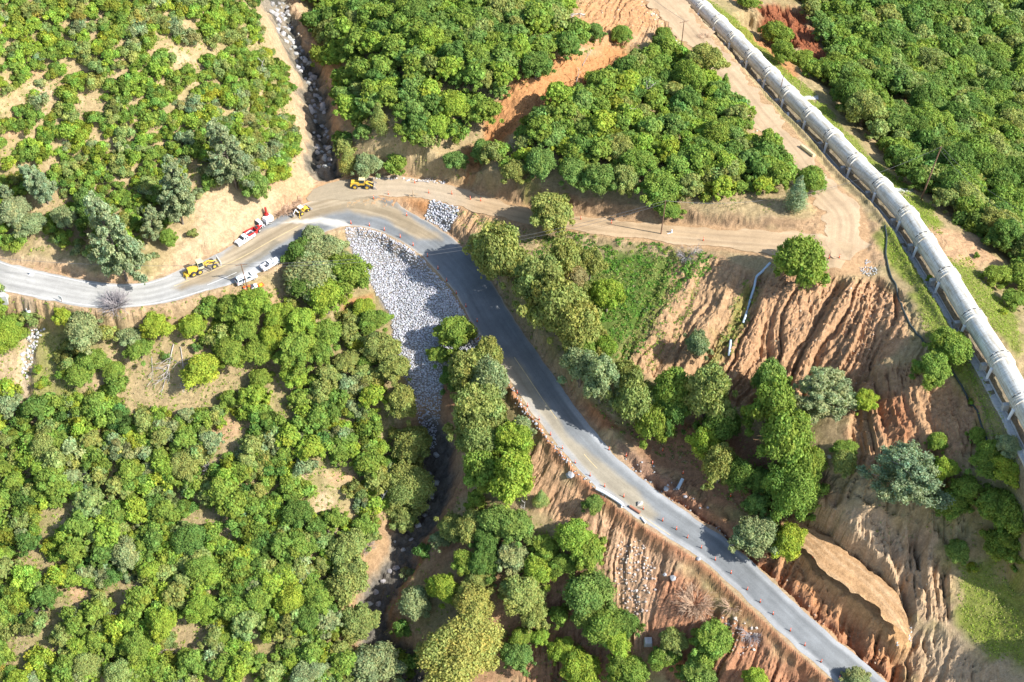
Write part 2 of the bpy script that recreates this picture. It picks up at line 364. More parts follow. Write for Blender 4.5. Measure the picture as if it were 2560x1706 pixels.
for pts, fd, sp, dep, sd_ in GUL:
    P = gpoly(pts)
    sl, D = poly_field(P, 4, 1.5, sd_)
    c = np.mean(pts, 0)
    a = at1(c[0] - fd[0] * 30, c[1] - fd[1] * 30); b = at1(c[0] + fd[0] * 30, c[1] + fd[1] * 30)
    f = Vector((b.x - a.x, b.y - a.y)).normalized()
    sx = XX[sl]; sy = YY[sl]
    al = sx * f.x + sy * f.y; cr = -sx * f.y + sy * f.x
    wx = fbm(al / 12, cr / 9, sd_, 3) * sp * 1.1 + fbm(al / 2.2, cr / 2.2, sd_ + 3, 2) * sp * 0.12
    q = (cr + wx) / sp
    r1 = vnoise(q, al / (sp * 15) + 3, sd_ + 1)
    r2 = vnoise(q * 2.3 + 11, al / (sp * 8), sd_ + 2)
    r3 = vnoise(q * 5.1 + 31, al / (sp * 4), sd_ + 4)
    amp = 0.75 + 0.5 * fbm(sx / 9, sy / 9, sd_ + 8, 2)
    g = amp * (-(1 - np.abs(r1)) ** 3.0 * 1.15 - 0.6 * (1 - np.abs(r2)) ** 2.6 - 0.26 * (1 - np.abs(r3)) ** 2) + 0.22
    n4 = 1 - np.abs(fbm(sx / 1.5, sy / 1.5, sd_ + 6, 4)) * 2.2
    g = g + 0.20 * n4 - 0.13 + 0.1 * fbm(sx / .5, sy / .5, sd_ + 9, 2)
    w = sstep(-0.4, 1.3, D) * sstep(-0.1, 0.9, mroad[sl]) * sstep(3.4, 4.6, TD[sl])
    HH[sl] += dep * w * g
# overall roughness, then soften on the roads
rw = sstep(0.3, 2.2, mroad)
HH += rw * (0.28 * n2 + 0.13 * n3)

# ------------------------------------------------------------------ paint the ground
paint([(-30,700),(120,745),(330,775),(480,745),(560,720),(720,730),(760,800),(660,830),(560,780),(420,790),(300,800),(100,790),(-30,760)], TAN, 2, 3, 0.8)
paint([(-30,640),(100,650),(250,690),(400,690),(440,620),(500,560),(480,500),(560,470),(640,490),(700,470),(760,440),(800,470),(700,560),(560,630),(430,700),(200,720),(-30,680)], PALE, 1.5, 3, 0.9)
paint([(-30,650),(140,668),(270,700),(420,700),(540,650),(620,600),(680,560),(700,575),(560,650),(430,712),(250,722),(-30,690)], ORANGE, 0.8, 1.5, 0.5)
paint([(250,900),(420,860),(560,900),(620,940),(560,1000),(430,1080),(330,1020),(260,960)], DRY, 2, 3, 0.9, seed=4)
paint([(100,800),(200,800),(230,900),(170,1000),(80,1000),(90,900)], (0.27,0.30,0.11), 2, 3, 0.8, seed=5)
paint([(0,860),(60,880),(70,1000),(60,1200),(20,1260),(-30,1200),(-30,900)], PALE, 1.5, 3, 0.8, seed=6)
paint([(880,745),(930,740),(935,800),(870,800),(850,770)], ORANGE, 1, 1, 1.0, seed=7)
paint([(690,500),(800,440),(830,450),(860,500),(700,540)], TAN, 1, 1, 0.8, seed=7)
# banks of the upper road
paint([(960,430),(1100,420),(1230,460),(1400,490),(1600,510),(1850,540),(2050,560),(2050,590),(1850,575),(1600,560),(1350,535),(1150,475),(960,460)], (0.34,0.25,0.17), 1.2, 2, 0.95, seed=8)
paint([(935,490),(960,470),(1100,480),(1085,500),(1065,570),(1040,590),(960,545),(930,510)], ORANGE, 0.6, 0.5, 1.0, seed=9)
paint([(1130,505),(1330,540),(1320,590),(1200,620),(1140,620),(1105,570)], TAN, 1.0, 1.5, 1.0, seed=10)
paint([(1110,560),(1150,600),(1230,730),(1330,880),(1440,1000),(1560,1080),(1500,1080),(1400,1010),(1290,880),(1180,720)], RED, 0.8, 1.0, 0.8, seed=11)
paint([(1440,-40),(1700,-40),(1770,80),(1860,200),(1960,320),(2060,440),(2180,560),(2220,650),(2080,690),(1980,600),(2040,530),(1960,420),(1900,360),(1800,250),(1730,160),(1640,110),(1560,130),(1440,110)], TAN, 1.5, 3, 1.0, 0.3, seed=12)
paint([(1600,-30),(1700,-30),(1800,110),(1790,150),(1690,70)], (0.5,0.44,0.36), 1.5, 2, 0.9, 0.4, seed=13)
paint([(1470,-20),(1590,-20),(1640,60),(1560,110),(1440,130),(1420,60)], ORANGE, 2.0, 3, 0.6, 0.4, seed=14)
paint([(1560,110),(1440,140),(1250,230),(1170,360),(1150,450),(1190,450),(1250,360),(1400,270),(1600,160)], ORANGE, 1.5, 3, 0.95, 0.3, seed=15)
# slide faces
for k, (pts, col, am) in enumerate([(GUL[0][0], (0.47,0.32,0.21), 1), (GUL[1][0], (0.45,0.32,0.21), .9), (GUL[2][0], (0.45,0.31,0.2), 1), (GUL[3][0], (0.47,0.30,0.18), 1), (GUL[4][0], (0.46,0.36,0.26), 1), (GUL[5][0], (0.46,0.33,0.22), 1),
        (GUL[6][0], (0.47,0.33,0.22), 1), (GUL[7][0], (0.46,0.33,0.235), 1), (GUL[9][0], (0.42,0.24,0.16), 1), (GUL[11][0], (0.28,0.115,0.065), 1), (GUL[12][0], (0.36,0.2,0.13), .9)]):
    paint(pts, col, 1.5, 3, am, 0.3, seed=40 + k)
paint([(1130,1140),(1180,1200),(1100,1330),(1000,1480),(940,1520),(930,1480),(1010,1370),(1090,1240)], (0.33,0.2,0.13), 1.5, 2, 0.95, seed=60)
paint([(1050,1110),(1110,900),(1150,1000),(1150,1160),(1110,1200)], (0.32,0.18,0.12), 1.5, 2, 0.9, seed=61)
paint([(1000,1400),(1250,1300),(1500,1500),(1600,1720),(1000,1720),(1200,1500)], (0.33,0.21,0.14), 3, 4, 0.85, seed=62)
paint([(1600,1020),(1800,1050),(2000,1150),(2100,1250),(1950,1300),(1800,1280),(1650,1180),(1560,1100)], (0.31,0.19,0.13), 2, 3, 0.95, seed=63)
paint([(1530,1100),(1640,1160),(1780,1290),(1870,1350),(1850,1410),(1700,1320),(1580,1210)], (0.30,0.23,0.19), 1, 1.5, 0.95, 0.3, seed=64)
paint([(1930,1400),(2050,1480),(2150,1580),(2240,1706),(2150,1706),(2000,1540)], ORANGE, 2, 3, 0.55, seed=65)
paint([(2170,980),(2270,1000),(2290,1100),(2230,1130),(2200,1060)], RED, 1.5, 2, 0.6, seed=66)
paint([(2090,1280),(2200,1300),(2330,1330),(2310,1420),(2220,1420),(2110,1360)], (0.48,0.40,0.31), 2, 2, 0.8, seed=67)
paint([(2270,1560),(2400,1580),(2560,1680),(2560,1760),(2420,1760),(2300,1640)], (0.47,0.40,0.31), 2, 2, 0.8, seed=68)
paint([(1400,1230),(1560,1560),(1620,1640),(1500,1706),(1400,1600)], (0.36,0.22,0.15), 3, 3, 0.5, seed=69)
paint([(1860,20),(1950,-30),(1870,-40),(1800,-30)], ORANGE, 1.5, 2, 1, seed=70)
paint([(1790,30),(1850,60),(1900,100),(1960,140),(2000,190),(1980,200),(1900,130),(1790,50)], ORANGE, 1, 1.5, 0.9, seed=70)
paint([(2210,240),(2260,260),(2330,350),(2300,380),(2240,330)], (0.3,0.15,0.08), 1, 1.5, 0.9, seed=71)
# grass
for k, pts in enumerate([[(1755,-10),(1800,20),(1880,90),(1960,170),(2040,240),(2010,250),(1940,190),(1850,100),(1770,20)],
        [(2010,250),(2060,260),(2150,370),(2260,460),(2330,520),(2360,600),(2300,560),(2200,450),(2080,330)],
        [(2360,650),(2420,640),(2460,700),(2540,800),(2560,900),(2480,820),(2400,700)],
        [(2200,570),(2250,610),(2330,700),(2420,840),(2500,960),(2560,1080),(2560,1180),(2480,1100),(2420,980),(2380,920),(2310,840),(2290,720),(2210,640)],
        [(2392,1405),(2450,1395),(2620,1390),(2620,1700),(2480,1640),(2405,1570)],
        [(1640,90),(1710,100),(1730,150),(1690,190),(1640,150)],
        [(1340,480),(1180,640),(1200,560)],
        [(1450,640),(1560,620),(1700,650),(1640,760),(1560,860),(1480,900),(1440,800)],
        [(1790,860),(1860,720),(1900,730),(1870,800),(1800,930),(1760,960)],
        [(1600,700),(1680,690),(1620,850),(1520,940),(1470,940)]]):
    paint(pts, LUSH if k in (7, 9) else GRASS, 1.2, 2.5, 0.85 if k < 8 else 0.6, seed=80 + k)
paint([(2200,480),(2290,475),(2290,490),(2205,500)], (0.5,0.46,0.38), 0.5, 0.5, 0.9, seed=90)
paint([(2320,560),(2440,600),(2500,650),(2440,670),(2330,640)], (0.5,0.36,0.24), 1.5, 2, 1.0, 0.3, seed=91)
# patches of bare soil among the shrubs
random.seed(5)
for k, (x, y, s) in enumerate([(215,35,22),(90,165,14),(150,190,16),(440,150,24),(30,310,30),(100,240,22),(480,205,16),(580,225,16),(290,345,14),(30,210,18),(400,120,10),(230,60,18),(20,20,20),(500,290,18),(130,290,14),
        (200,430,30),(210,480,26),(120,560,20),(520,310,14),(700,470,20),(690,290,12),(150,40,12),(620,230,12),(660,210,12),
        (560,1080,34),(640,1070,22),(460,1120,18),(760,1180,30),(850,1190,26),(800,1260,26),(600,1290,12),(560,1420,34),(430,1480,22),(660,1530,30),(200,1480,24),(260,1530,14),(330,1270,12),(720,1130,18),(570,1340,18),(650,870,16),(120,1190,10),(60,1260,14)]):
    q = [(x + s * 1.5 * math.cos(t) * random.uniform(.7, 1.2), y + s * math.sin(t) * random.uniform(.7, 1.2)) for t in np.linspace(0, 6.28, 9)[:-1]]
    paint(q, random.choice([PALE, TAN, (0.5,0.38,0.25)]), 1.0, 2.0, 0.95, seed=200 + k)
FILLP = [(866,562),(930,572),(978,592),(1020,618),(1062,652),(1100,700),(1138,748),(1165,785),(1200,838),(1222,872),(1180,880),(1130,900),(1108,960),(1104,1010),(1092,1080),(1082,1130),(1068,1118),(1048,1060),(1030,1010),(1018,950),(985,870),(978,790),(930,720),(895,655),(868,610)]
paint(FILLP, (0.30,0.30,0.31), 0.4, 0.6, 1.0, 0.05, seed=300); paint([(1082,491),(1147,492),(1154,507),(1140,550),(1108,590),(1058,560)], (0.30,0.30,0.31), 0.4, 0.6, 1.0, 0.05, seed=301)
# streams and trench
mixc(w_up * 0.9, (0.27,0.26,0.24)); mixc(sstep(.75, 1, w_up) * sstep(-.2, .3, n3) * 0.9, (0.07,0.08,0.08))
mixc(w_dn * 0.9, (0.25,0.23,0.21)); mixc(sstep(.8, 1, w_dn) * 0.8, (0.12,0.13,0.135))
mixc(sstep(9.5, 4.5, d_up) * (1 - sstep(.5, .8, w_up)) * 0.9, (0.56,0.43,0.31)); mixc(sstep(9, 4.5, d_dn) * (1 - sstep(.5, .8, w_dn)) * 0.6, (0.40,0.27,0.17)); mixc(w_lf * 0.85, (0.45,0.40,0.33))
mixc(sstep(.3, .9, w_tr) * 0.85, (0.27,0.25,0.22)); mixc(np.where((TS > 0) & (TD < 6), 1, 0) * sstep(6, 3.5, TD) * 0.4, (0.25,0.24,0.13))
# road shoulders
mixc(sstep(2.2, 0.3, eR[3]) * 0.7 * sstep(-.7, .2, n3 + .3), (0.45,0.36,0.27))
mixc(sstep(3.0, 0.6, e_) * sstep(.3, .9, e_) * Rr_ * sstep(-16, -8, XX) * (YY < 270) * 0.8, (0.42,0.19,0.11)); mixc(sstep(5.0, 1.0, e_) * sstep(.3, .9, e_) * L_ * sstep(18, 34, XX) * (YY < 215) * 0.8, (0.36,0.19,0.125))
for E in (eD, eT): mixc(sstep(1.8, 0.2, E[3]) * 0.9, (0.52,0.37,0.235))
mixc(sstep(1.5, 0.1, eB[3]) * 0.9, (0.50,0.33,0.18))
HH += RUG * rw * n3 * 0.6
CC *= np.array([0.83, 0.74, 0.635])

# ------------------------------------------------------------------ mesh and material helpers
def link(o, parent=None):
    COL.objects.link(o)
    if parent is not None: o.parent = parent
    return o
def np_mesh(name, V, F, mats=(), tone=None, smooth=False, fm=None, uv=None):
    V = np.asarray(V, np.float32); F = np.asarray(F, np.int32); k = F.shape[1]
    me = bpy.data.meshes.new(name)
    me.vertices.add(len(V)); me.vertices.foreach_set('co', V.ravel())
    me.loops.add(F.size); me.loops.foreach_set('vertex_index', F.ravel())
    me.polygons.add(len(F)); me.polygons.foreach_set('loop_start', np.arange(0, F.size, k, dtype=np.int32))
    if fm is not None: me.polygons.foreach_set('material_index', np.asarray(fm, np.int32))
    me.polygons.foreach_set('use_smooth', np.full(len(F), smooth))
    me.update(calc_edges=True)
    if tone is not None:
        a = me.attributes.new('tone', 'FLOAT_COLOR', 'POINT')
        t = np.ones((len(V), 4), np.float32); t[:, :3] = tone
        a.data.foreach_set('color', t.ravel())
    if uv is not None:
        a = me.attributes.new('run', 'FLOAT_VECTOR', 'POINT'); a.data.foreach_set('vector', np.asarray(uv, np.float32).ravel())
    for m in mats: me.materials.append(m)
    return me
def tag(o, label=None, cat=None, group=None, kind=None):
    if label: o['label'] = label
    if cat: o['category'] = cat
    if group: o['group'] = group
    if kind: o['kind'] = kind
    return o
def nmat(name):
    m = bpy.data.materials.new(name); m.use_nodes = True
    n = m.node_tree; b = n.nodes['Principled BSDF']
    b.inputs['Specular IOR Level'].default_value = 0.25
    return m, n, b
def ramp(n, src, stops):
    r = n.nodes.new('ShaderNodeValToRGB'); n.links.new(src, r.inputs[0])
    e = r.color_ramp.elements
    e[0].position, e[0].color = stops[0][0], (*stops[0][1], 1)
    e[1].position, e[1].color = stops[1][0], (*stops[1][1], 1)
    for p, c in stops[2:]:
        q = e.new(p); q.color = (*c, 1)
    return r.outputs[0]
def noise(n, scale, detail=5, rough=0.6, vec=None):
    t = n.nodes.new('ShaderNodeTexNoise'); t.inputs['Scale'].default_value = scale; t.inputs['Detail'].default_value = detail; t.inputs['Roughness'].default_value = rough
    if vec is not None: n.links.new(vec, t.inputs['Vector'])
    return t.outputs['Fac']
def mulc(n, a, b, fac=1.0, mode='MULTIPLY'):
    m = n.nodes.new('ShaderNodeMix'); m.data_type = 'RGBA'; m.blend_type = mode; m.inputs[0].default_value = fac
    for s, k in ((a, 6), (b, 7)):
        if hasattr(s, 'links'): n.links.new(s, m.inputs[k])
        else: m.inputs[k].default_value = (*s, 1)
    return m.outputs[2]
def flat(name, col, rough=0.6, metal=0.0, var=0.12, scale=3.0, bump=0.0):
    m, n, b = nmat(name)
    co = n.nodes.new('ShaderNodeTexCoord').outputs['Object']
    f = noise(n, scale, 5, 0.65, co)
    lo = tuple(max(0, c * (1 - var)) for c in col); hi = tuple(min(1, c * (1 + var)) for c in col)
    n.links.new(ramp(n, f, [(0.3, lo), (0.7, hi)]), b.inputs['Base Color'])
    b.inputs['Roughness'].default_value = rough; b.inputs['Metallic'].default_value = metal
    if bump:
        bp = n.nodes.new('ShaderNodeBump'); bp.inputs['Strength'].default_value = bump; bp.inputs['Distance'].default_value = 0.05
        n.links.new(noise(n, scale * 4, 4, 0.6, co), bp.inputs['Height']); n.links.new(bp.outputs[0], b.inputs['Normal'])
    return m
def ground_mat(name, bump=0.35, streak=False, spk=0.85):
    m, n, b = nmat(name)
    at_ = n.nodes.new('ShaderNodeAttribute'); at_.attribute_name = 'tone'
    co = n.nodes.new('ShaderNodeTexCoord').outputs['Object']
    f1 = noise(n, 0.9, 6, 0.7, co); f2 = noise(n, 5.0, 4, 0.7, co)
    c = mulc(n, at_.outputs['Color'], ramp(n, f1, [(0.25, (0.70, 0.69, 0.66)), (0.75, (1.28, 1.27, 1.25))] if not streak else [(0.25, (0.9, 0.9, 0.9)), (0.75, (1.1, 1.1, 1.1))]))
    c = mulc(n, c, ramp(n, f2, [(0.30, (spk - .05, spk - .06, spk - .08)), (0.72, (1.18, 1.18, 1.18))]))
    if streak:
        ru = n.nodes.new('ShaderNodeAttribute'); ru.attribute_name = 'run'
        mp = n.nodes.new('ShaderNodeMapping'); mp.inputs['Scale'].default_value = (1.6, 0.05, 1)
        n.links.new(ru.outputs['Vector'], mp.inputs['Vector'])
        c = mulc(n, c, ramp(n, noise(n, 1.0, 6, 0.65, mp.outputs[0]), [(0.3, (0.90, 0.90, 0.90)), (0.7, (1.08, 1.08, 1.08))]))
    n.links.new(c, b.inputs['Base Color']); b.inputs['Roughness'].default_value = 0.95; b.inputs['Specular IOR Level'].default_value = 0.08
    if not streak:
        f3 = noise(n, 1.7, 8, 0.75, co)
        c = mulc(n, c, ramp(n, f3, [(0.35, (0.78, 0.77, 0.75)), (0.62, (1.12, 1.12, 1.12))])); n.links.new(c, b.inputs['Base Color'])
    bp = n.nodes.new('ShaderNodeBump'); bp.inputs['Strength'].default_value = bump; bp.inputs['Distance'].default_value = 0.3
    n.links.new(f2, bp.inputs['Height']); n.links.new(bp.outputs[0], b.inputs['Normal'])
    return m
M_GROUND = ground_mat('earth_ground', 0.55)
M_ROAD = ground_mat('road_surface', 0.04, True, 0.97)
M_DIRT = ground_mat('dirt_surface', 0.15, True, 0.93)

ny, nx = XX.shape
idx = np.arange(ny * nx).reshape(ny, nx)
F = np.stack([idx[:-1, :-1].ravel(), idx[:-1, 1:].ravel(), idx[1:, 1:].ravel(), idx[1:, :-1].ravel()], 1)
me = np_mesh('ground', np.stack([XX.ravel(), YY.ravel(), HH.ravel()], 1), F, [M_GROUND], CC.reshape(-1, 3), False)
tag(link(bpy.data.objects.new('ground', me)), kind='structure')

# ------------------------------------------------------------------ road sheets
def inpoly(P, x, y):
    ins = np.zeros(x.shape, bool); D = np.full(x.shape, 1e6)
    for k in range(len(P)):
        a = P[k]; b = P[(k + 1) % len(P)]
        dx, dy = b - a
        t = np.clip(((x - a[0]) * dx + (y - a[1]) * dy) / (dx * dx + dy * dy + 1e-12), 0, 1)
        D = np.minimum(D, np.hypot(x - a[0] - t * dx, y - a[1] - t * dy))
        c = ((a[1] > y) != (b[1] > y)); xi = a[0] + (y - a[1]) / (b[1] - a[1] + 1e-12) * dx
        ins ^= c & (x < xi)
    return np.where(ins, D, -D)
def sheet(name, L, z, color_fn, mat, step=0.4, edge=0.5, seed=0):
    seg = np.hypot(np.diff(L[:, 0]), np.diff(L[:, 1])); s = np.concatenate([[0], np.cumsum(seg)])
    n = int(s[-1] / step); t = np.linspace(0, s[-1], n)
    C = np.stack([np.interp(t, s, L[:, k]) for k in range(L.shape[1])], 1)
    T = np.gradient(C[:, :2], axis=0); T /= np.hypot(T[:, 0], T[:, 1])[:, None]
    Nn = np.stack([-T[:, 1], T[:, 0]], 1)
    m = 25
    u = np.linspace(1, -1, m)
    wl = C[:, 3] + edge * fbm(t / 3, t * 0, seed, 4); wr = C[:, 4] + edge * fbm(t / 3, t * 0 + 9, seed + 3, 4)
    off = np.where(u[None] > 0, u[None] * wl[:, None], u[None] * wr[:, None])
    X = C[:, 0:1] + Nn[:, 0:1] * off; Y = C[:, 1:2] + Nn[:, 1:2] * off
    Z = np.repeat(C[:, 2:3], m, 1) + z - 0.02 * (np.abs(u) > 0.97)
    if name == 'excavated_bench': Z = Z + 0.16 * np.abs(fbm(X / 1.1, Y / 1.1, 61, 4)) + 0.05 * np.sin(off * 9)
    Z = np.maximum(Z, H(X, Y) + 0.02 + (z - 0.02) * 0.2)
    col = color_fn(X, Y, off, np.repeat(t[:, None], m, 1), u[None] + 0 * off)
    id_ = np.arange(n * m).reshape(n, m)
    F = np.stack([id_[:-1, :-1].ravel(), id_[1:, :-1].ravel(), id_[1:, 1:].ravel(), id_[:-1, 1:].ravel()], 1)
    uv = np.stack([off.ravel(), np.repeat(t[:, None], m, 1).ravel(), 0 * off.ravel()], 1)
    me = np_mesh(name, np.stack([X.ravel(), Y.ravel(), Z.ravel()], 1), F, [mat], col.reshape(-1, 3), True, uv=uv)
    return tag(link(bpy.data.objects.new(name, me)), kind='structure'), C, Nn, t
def lerp3(c, w, d): return c * (1 - w[..., None]) + np.array(d) * w[..., None]
P_mud = gpoly([(430,716),(560,640),(700,560),(780,500),(860,470),(1000,520),(1100,600),(1050,600),(960,550),(860,528),(790,545),(690,618),(560,690),(450,722)])
P_pale = gpoly([(700,560),(800,560),(880,580),(870,560),(800,545),(730,555)])
P_wet = gpoly([(560,690),(640,640),(690,600),(700,610),(640,660),(570,700)])
P_grvl = gpoly([(520,760),(600,690),(640,660),(700,640),(700,700),(620,740)])
P_dusty = gpoly([(1230,890),(1290,900),(1360,1000),(1420,1090),(1560,1200),(1650,1290),(1620,1320),(1500,1210),(1350,1090),(1270,980)])
def road_col(X, Y, off, t, u):
    c = np.zeros(X.shape + (3,)); c[:] = (0.17, 0.178, 0.18)
    py_clean = sstep(-62, -38, X) * 1.0
    k = fbm(off * 1.2, t / 14, 401, 4)
    c = lerp3(c, sstep(-46, -70, X) * 0.8, (0.35, 0.338, 0.31))
    m = sstep(-1.0, 1.0, inpoly(P_mud, X + 1.5 * fbm(X / 5, Y / 5, 410, 4), Y + 1.5 * fbm(X / 5, Y / 5, 415, 4)))
    c = lerp3(c, m * 0.9, (0.27, 0.21, 0.13))
    c = lerp3(c, m * sstep(0.0, 0.5, k) * 0.5, (0.36, 0.30, 0.21))
    w = sstep(-.3, .3, inpoly(P_wet, X + 1.2 * fbm(X / 2, Y / 2, 420, 4), Y + 1.2 * fbm(X / 2, Y / 2, 425, 4)))
    c = lerp3(c, w * 0.8, (0.19, 0.165, 0.12))
    w = sstep(-.6, .6, inpoly(P_pale, X + fbm(X / 2, Y / 2, 430, 4), Y + fbm(X / 2, Y / 2, 435, 4)))
    c = lerp3(c, w * 0.85, (0.52, 0.49, 0.43))
    w = sstep(-.6, .6, inpoly(P_grvl, X + fbm(X / 2, Y / 2, 440, 4), Y))
    c = lerp3(c, w * 0.85, (0.40, 0.40, 0.39))
    w = sstep(-.8, .8, inpoly(P_dusty, X + fbm(X / 3, Y / 3, 445, 4), Y))
    c = lerp3(c, w * 0.85, (0.29, 0.25, 0.18))
    dn = sstep(-2, 10, X) * sstep(225, 205, Y)
    c = lerp3(c, dn * sstep(0.62, 0.80, u * 1.0) * 0.8, (0.30, 0.305, 0.305))      # pale gravel margins
    c = lerp3(c, dn * sstep(-0.60, -0.78, u) * 0.75, (0.31, 0.31, 0.305))
    c = lerp3(c, sstep(0.88, 1.0, np.abs(u)) * (1 - dn) * sstep(-60, -40, X) * 0.6, (0.5, 0.42, 0.32))
    c *= (1 + 0.20 * k + 0.22 * fbm(X / 4, Y / 4, 450, 4))[..., None]
    c *= (1 - 0.10 * np.exp(-((np.abs(off) - 1.7) / 0.5) ** 2))[..., None]
    return c
road, RC, RN, Rt = sheet('paved_road', LR, 0.0, road_col, M_ROAD, 0.4, 0.35, 51)
def dirt_col(base, grav=None):
    def f(X, Y, off, t, u):
        c = np.zeros(X.shape + (3,)); c[:] = base
        k = fbm(off * 1.5, t / 10, 501, 5)
        c = lerp3(c, sstep(0.0, 0.6, k) * 0.4, (0.47, 0.355, 0.23))
        c *= (1 + 0.12 * k + 0.16 * fbm(X / 3, Y / 3, 511, 4))[..., None] * (1 - 0.14 * np.exp(-((np.abs(off) - 1.1) / 0.4) ** 2))[..., None]
        if grav:
            c = lerp3(c, sstep(-6, -16, X) * 0.5, (0.37, 0.33, 0.26)); c = lerp3(c, sstep(-26, -40, X) * 0.9, (0.285, 0.235, 0.16))
        return c
    return f

sheet('dirt_road', LD, 0.06, dirt_col((0.43, 0.305, 0.18), True), M_DIRT, 0.45, 0.9, 52)
sheet('dirt_track', LT, 0.03, dirt_col((0.43, 0.31, 0.19)), M_DIRT, 0.45, 2.2, 53)
sheet('excavated_bench', LB, 0.03, dirt_col((0.42, 0.26, 0.135)), M_GROUND, 0.45, 1.3, 54)
# ------------------------------------------------------------------ foliage
def leaf_material():
    m, n, b = nmat('foliage')
    at_ = n.nodes.new('ShaderNodeAttribute'); at_.attribute_name = 'tone'
    oi = n.nodes.new('ShaderNodeObjectInfo')
    c = mulc(n, at_.outputs['Color'], oi.outputs['Color'])
    n.links.new(c, b.inputs['Base Color']); b.inputs['Roughness'].default_value = 0.75; b.inputs['Specular IOR Level'].default_value = 0.12
    t = n.nodes.new('ShaderNodeBsdfTranslucent'); n.links.new(mulc(n, c, (1.1, 1.15, 0.6)), t.inputs['Color'])
    mx = n.nodes.new('ShaderNodeMixShader'); mx.inputs[0].default_value = 0.34
    n.links.new(b.outputs[0], mx.inputs[1]); n.links.new(t.outputs[0], mx.inputs[2])
    n.links.new(mx.outputs[0], n.nodes['Material Output'].inputs['Surface'])
    return m
M_LEAF = leaf_material()
M_BARK = flat('bark', (0.16, 0.13, 0.10), 0.9, var=0.3, scale=6, bump=0.4)
M_PALEBARK = flat('bleached_wood', (0.42, 0.38, 0.34), 0.85, var=0.2, scale=6, bump=0.3)
def leaves(rng, centres, radii, nper, size, squash=0.8, jit=0.6, hue=0.06, shell=(0.6, 1.12)):
    """many small leaf sprays over the surfaces of overlapping clumps: verts, quads, tone"""
    nC = len(centres)
    cnt = np.maximum(12, (nper * (radii / radii.mean()) ** 2).astype(int))
    ci = np.repeat(np.arange(nC), cnt); N = len(ci)
    d = rng.normal(size=(N, 3)); d[:, 2] = np.where(rng.random(N) < 0.72, np.abs(d[:, 2]), d[:, 2])
    d /= np.linalg.norm(d, axis=1)[:, None]
    lump = 1 + 0.16 * np.sin(d[:, 0] * 5 + ci * 2.1) * np.cos(d[:, 1] * 5 - ci) + 0.1 * rng.normal(size=N)
    r = radii[ci] * rng.uniform(shell[0], shell[1], N) * lump
    P = centres[ci] + d * r[:, None] * np.array([1, 1, squash])
    nn = d + rng.normal(size=(N, 3)) * jit; nn[:, 2] += 0.25
    nn /= np.linalg.norm(nn, axis=1)[:, None]
    a = np.cross(nn, rng.normal(size=(N, 3))); a /= np.linalg.norm(a, axis=1)[:, None]
    b = np.cross(nn, a)
    s = size * rng.uniform(0.55, 1.35, N); s2 = s * rng.uniform(0.45, 0.9, N)
    V = np.stack([P - a * s[:, None], P - b * s2[:, None] - nn * (s * .2)[:, None], P + a * s[:, None], P + b * s2[:, None] + nn * (s * .15)[:, None]], 1).reshape(-1, 3)
    Fq = np.arange(N * 4).reshape(N, 4)
    lt = 1 + hue * 1.6 * rng.normal(size=nC)                       # tone by clump and by spray
    hs = rng.normal(size=nC) * hue
    k = lt[ci] * (1 + 0.13 * rng.normal(size=N))
    T = np.stack([k * (1 + hs[ci] * 0.9 + .08 * rng.normal(size=N)), k, k * (1 - hs[ci] * 0.6)], 1)
    T = np.clip(T, 0.3, 1.9)
    return V, Fq, np.repeat(T, 4, 0)
def tube(P, rad, n=6):
    P = np.asarray(P, float); rad = np.asarray(rad, float)
    T = np.gradient(P, axis=0); T /= np.linalg.norm(T, axis=1)[:, None] + 1e-9
    up = np.array([0.13, 0.31, 1.0]) if abs(T[:, 2]).mean() < 0.8 else np.array([1.0, 0.2, 0.1])
    A = np.cross(T, up); A /= np.linalg.norm(A, axis=1)[:, None]
    B = np.cross(T, A)
    th = np.linspace(0, 2 * np.pi, n, endpoint=False)
    V = (P[:, None] + rad[:, None, None] * (A[:, None] * np.cos(th)[None, :, None] + B[:, None] * np.sin(th)[None, :, None])).reshape(-1, 3)
    m = len(P); i = np.arange(m - 1)[:, None] * n; j = np.arange(n)[None]
    F = np.stack([i + j, i + (j + 1) % n, i + n + (j + 1) % n, i + n + j], -1).reshape(-1, 4)
    if n == 6:                                  # end cap
        e = (m - 1) * n
        F = np.vstack([F, [[e, e + 1, e + 2, e + 3], [e + 3, e + 4, e + 5, e], [3, 2, 1, 0], [0, 5, 4, 3]]])
    return V, F
def join(parts):
    Vs, Fs, o = [], [], 0
    for V, F in parts:
        Vs.append(V); Fs.append(np.asarray(F) + o); o += len(V)
    return np.vstack(Vs), np.vstack(Fs)
def limb(rng, p, d, length, r0, n=5, bend=0.25, droop=0.0):
    P = [np.array(p, float)]; d = np.array(d, float); d /= np.linalg.norm(d)
    for i in range(n):
        d = d + rng.normal(size=3) * bend * 0.5; d[2] -= droop; d /= np.linalg.norm(d)
        P.append(P[-1] + d * length / n)
    return np.array(P), np.linspace(r0, r0 * 0.25, n + 1)
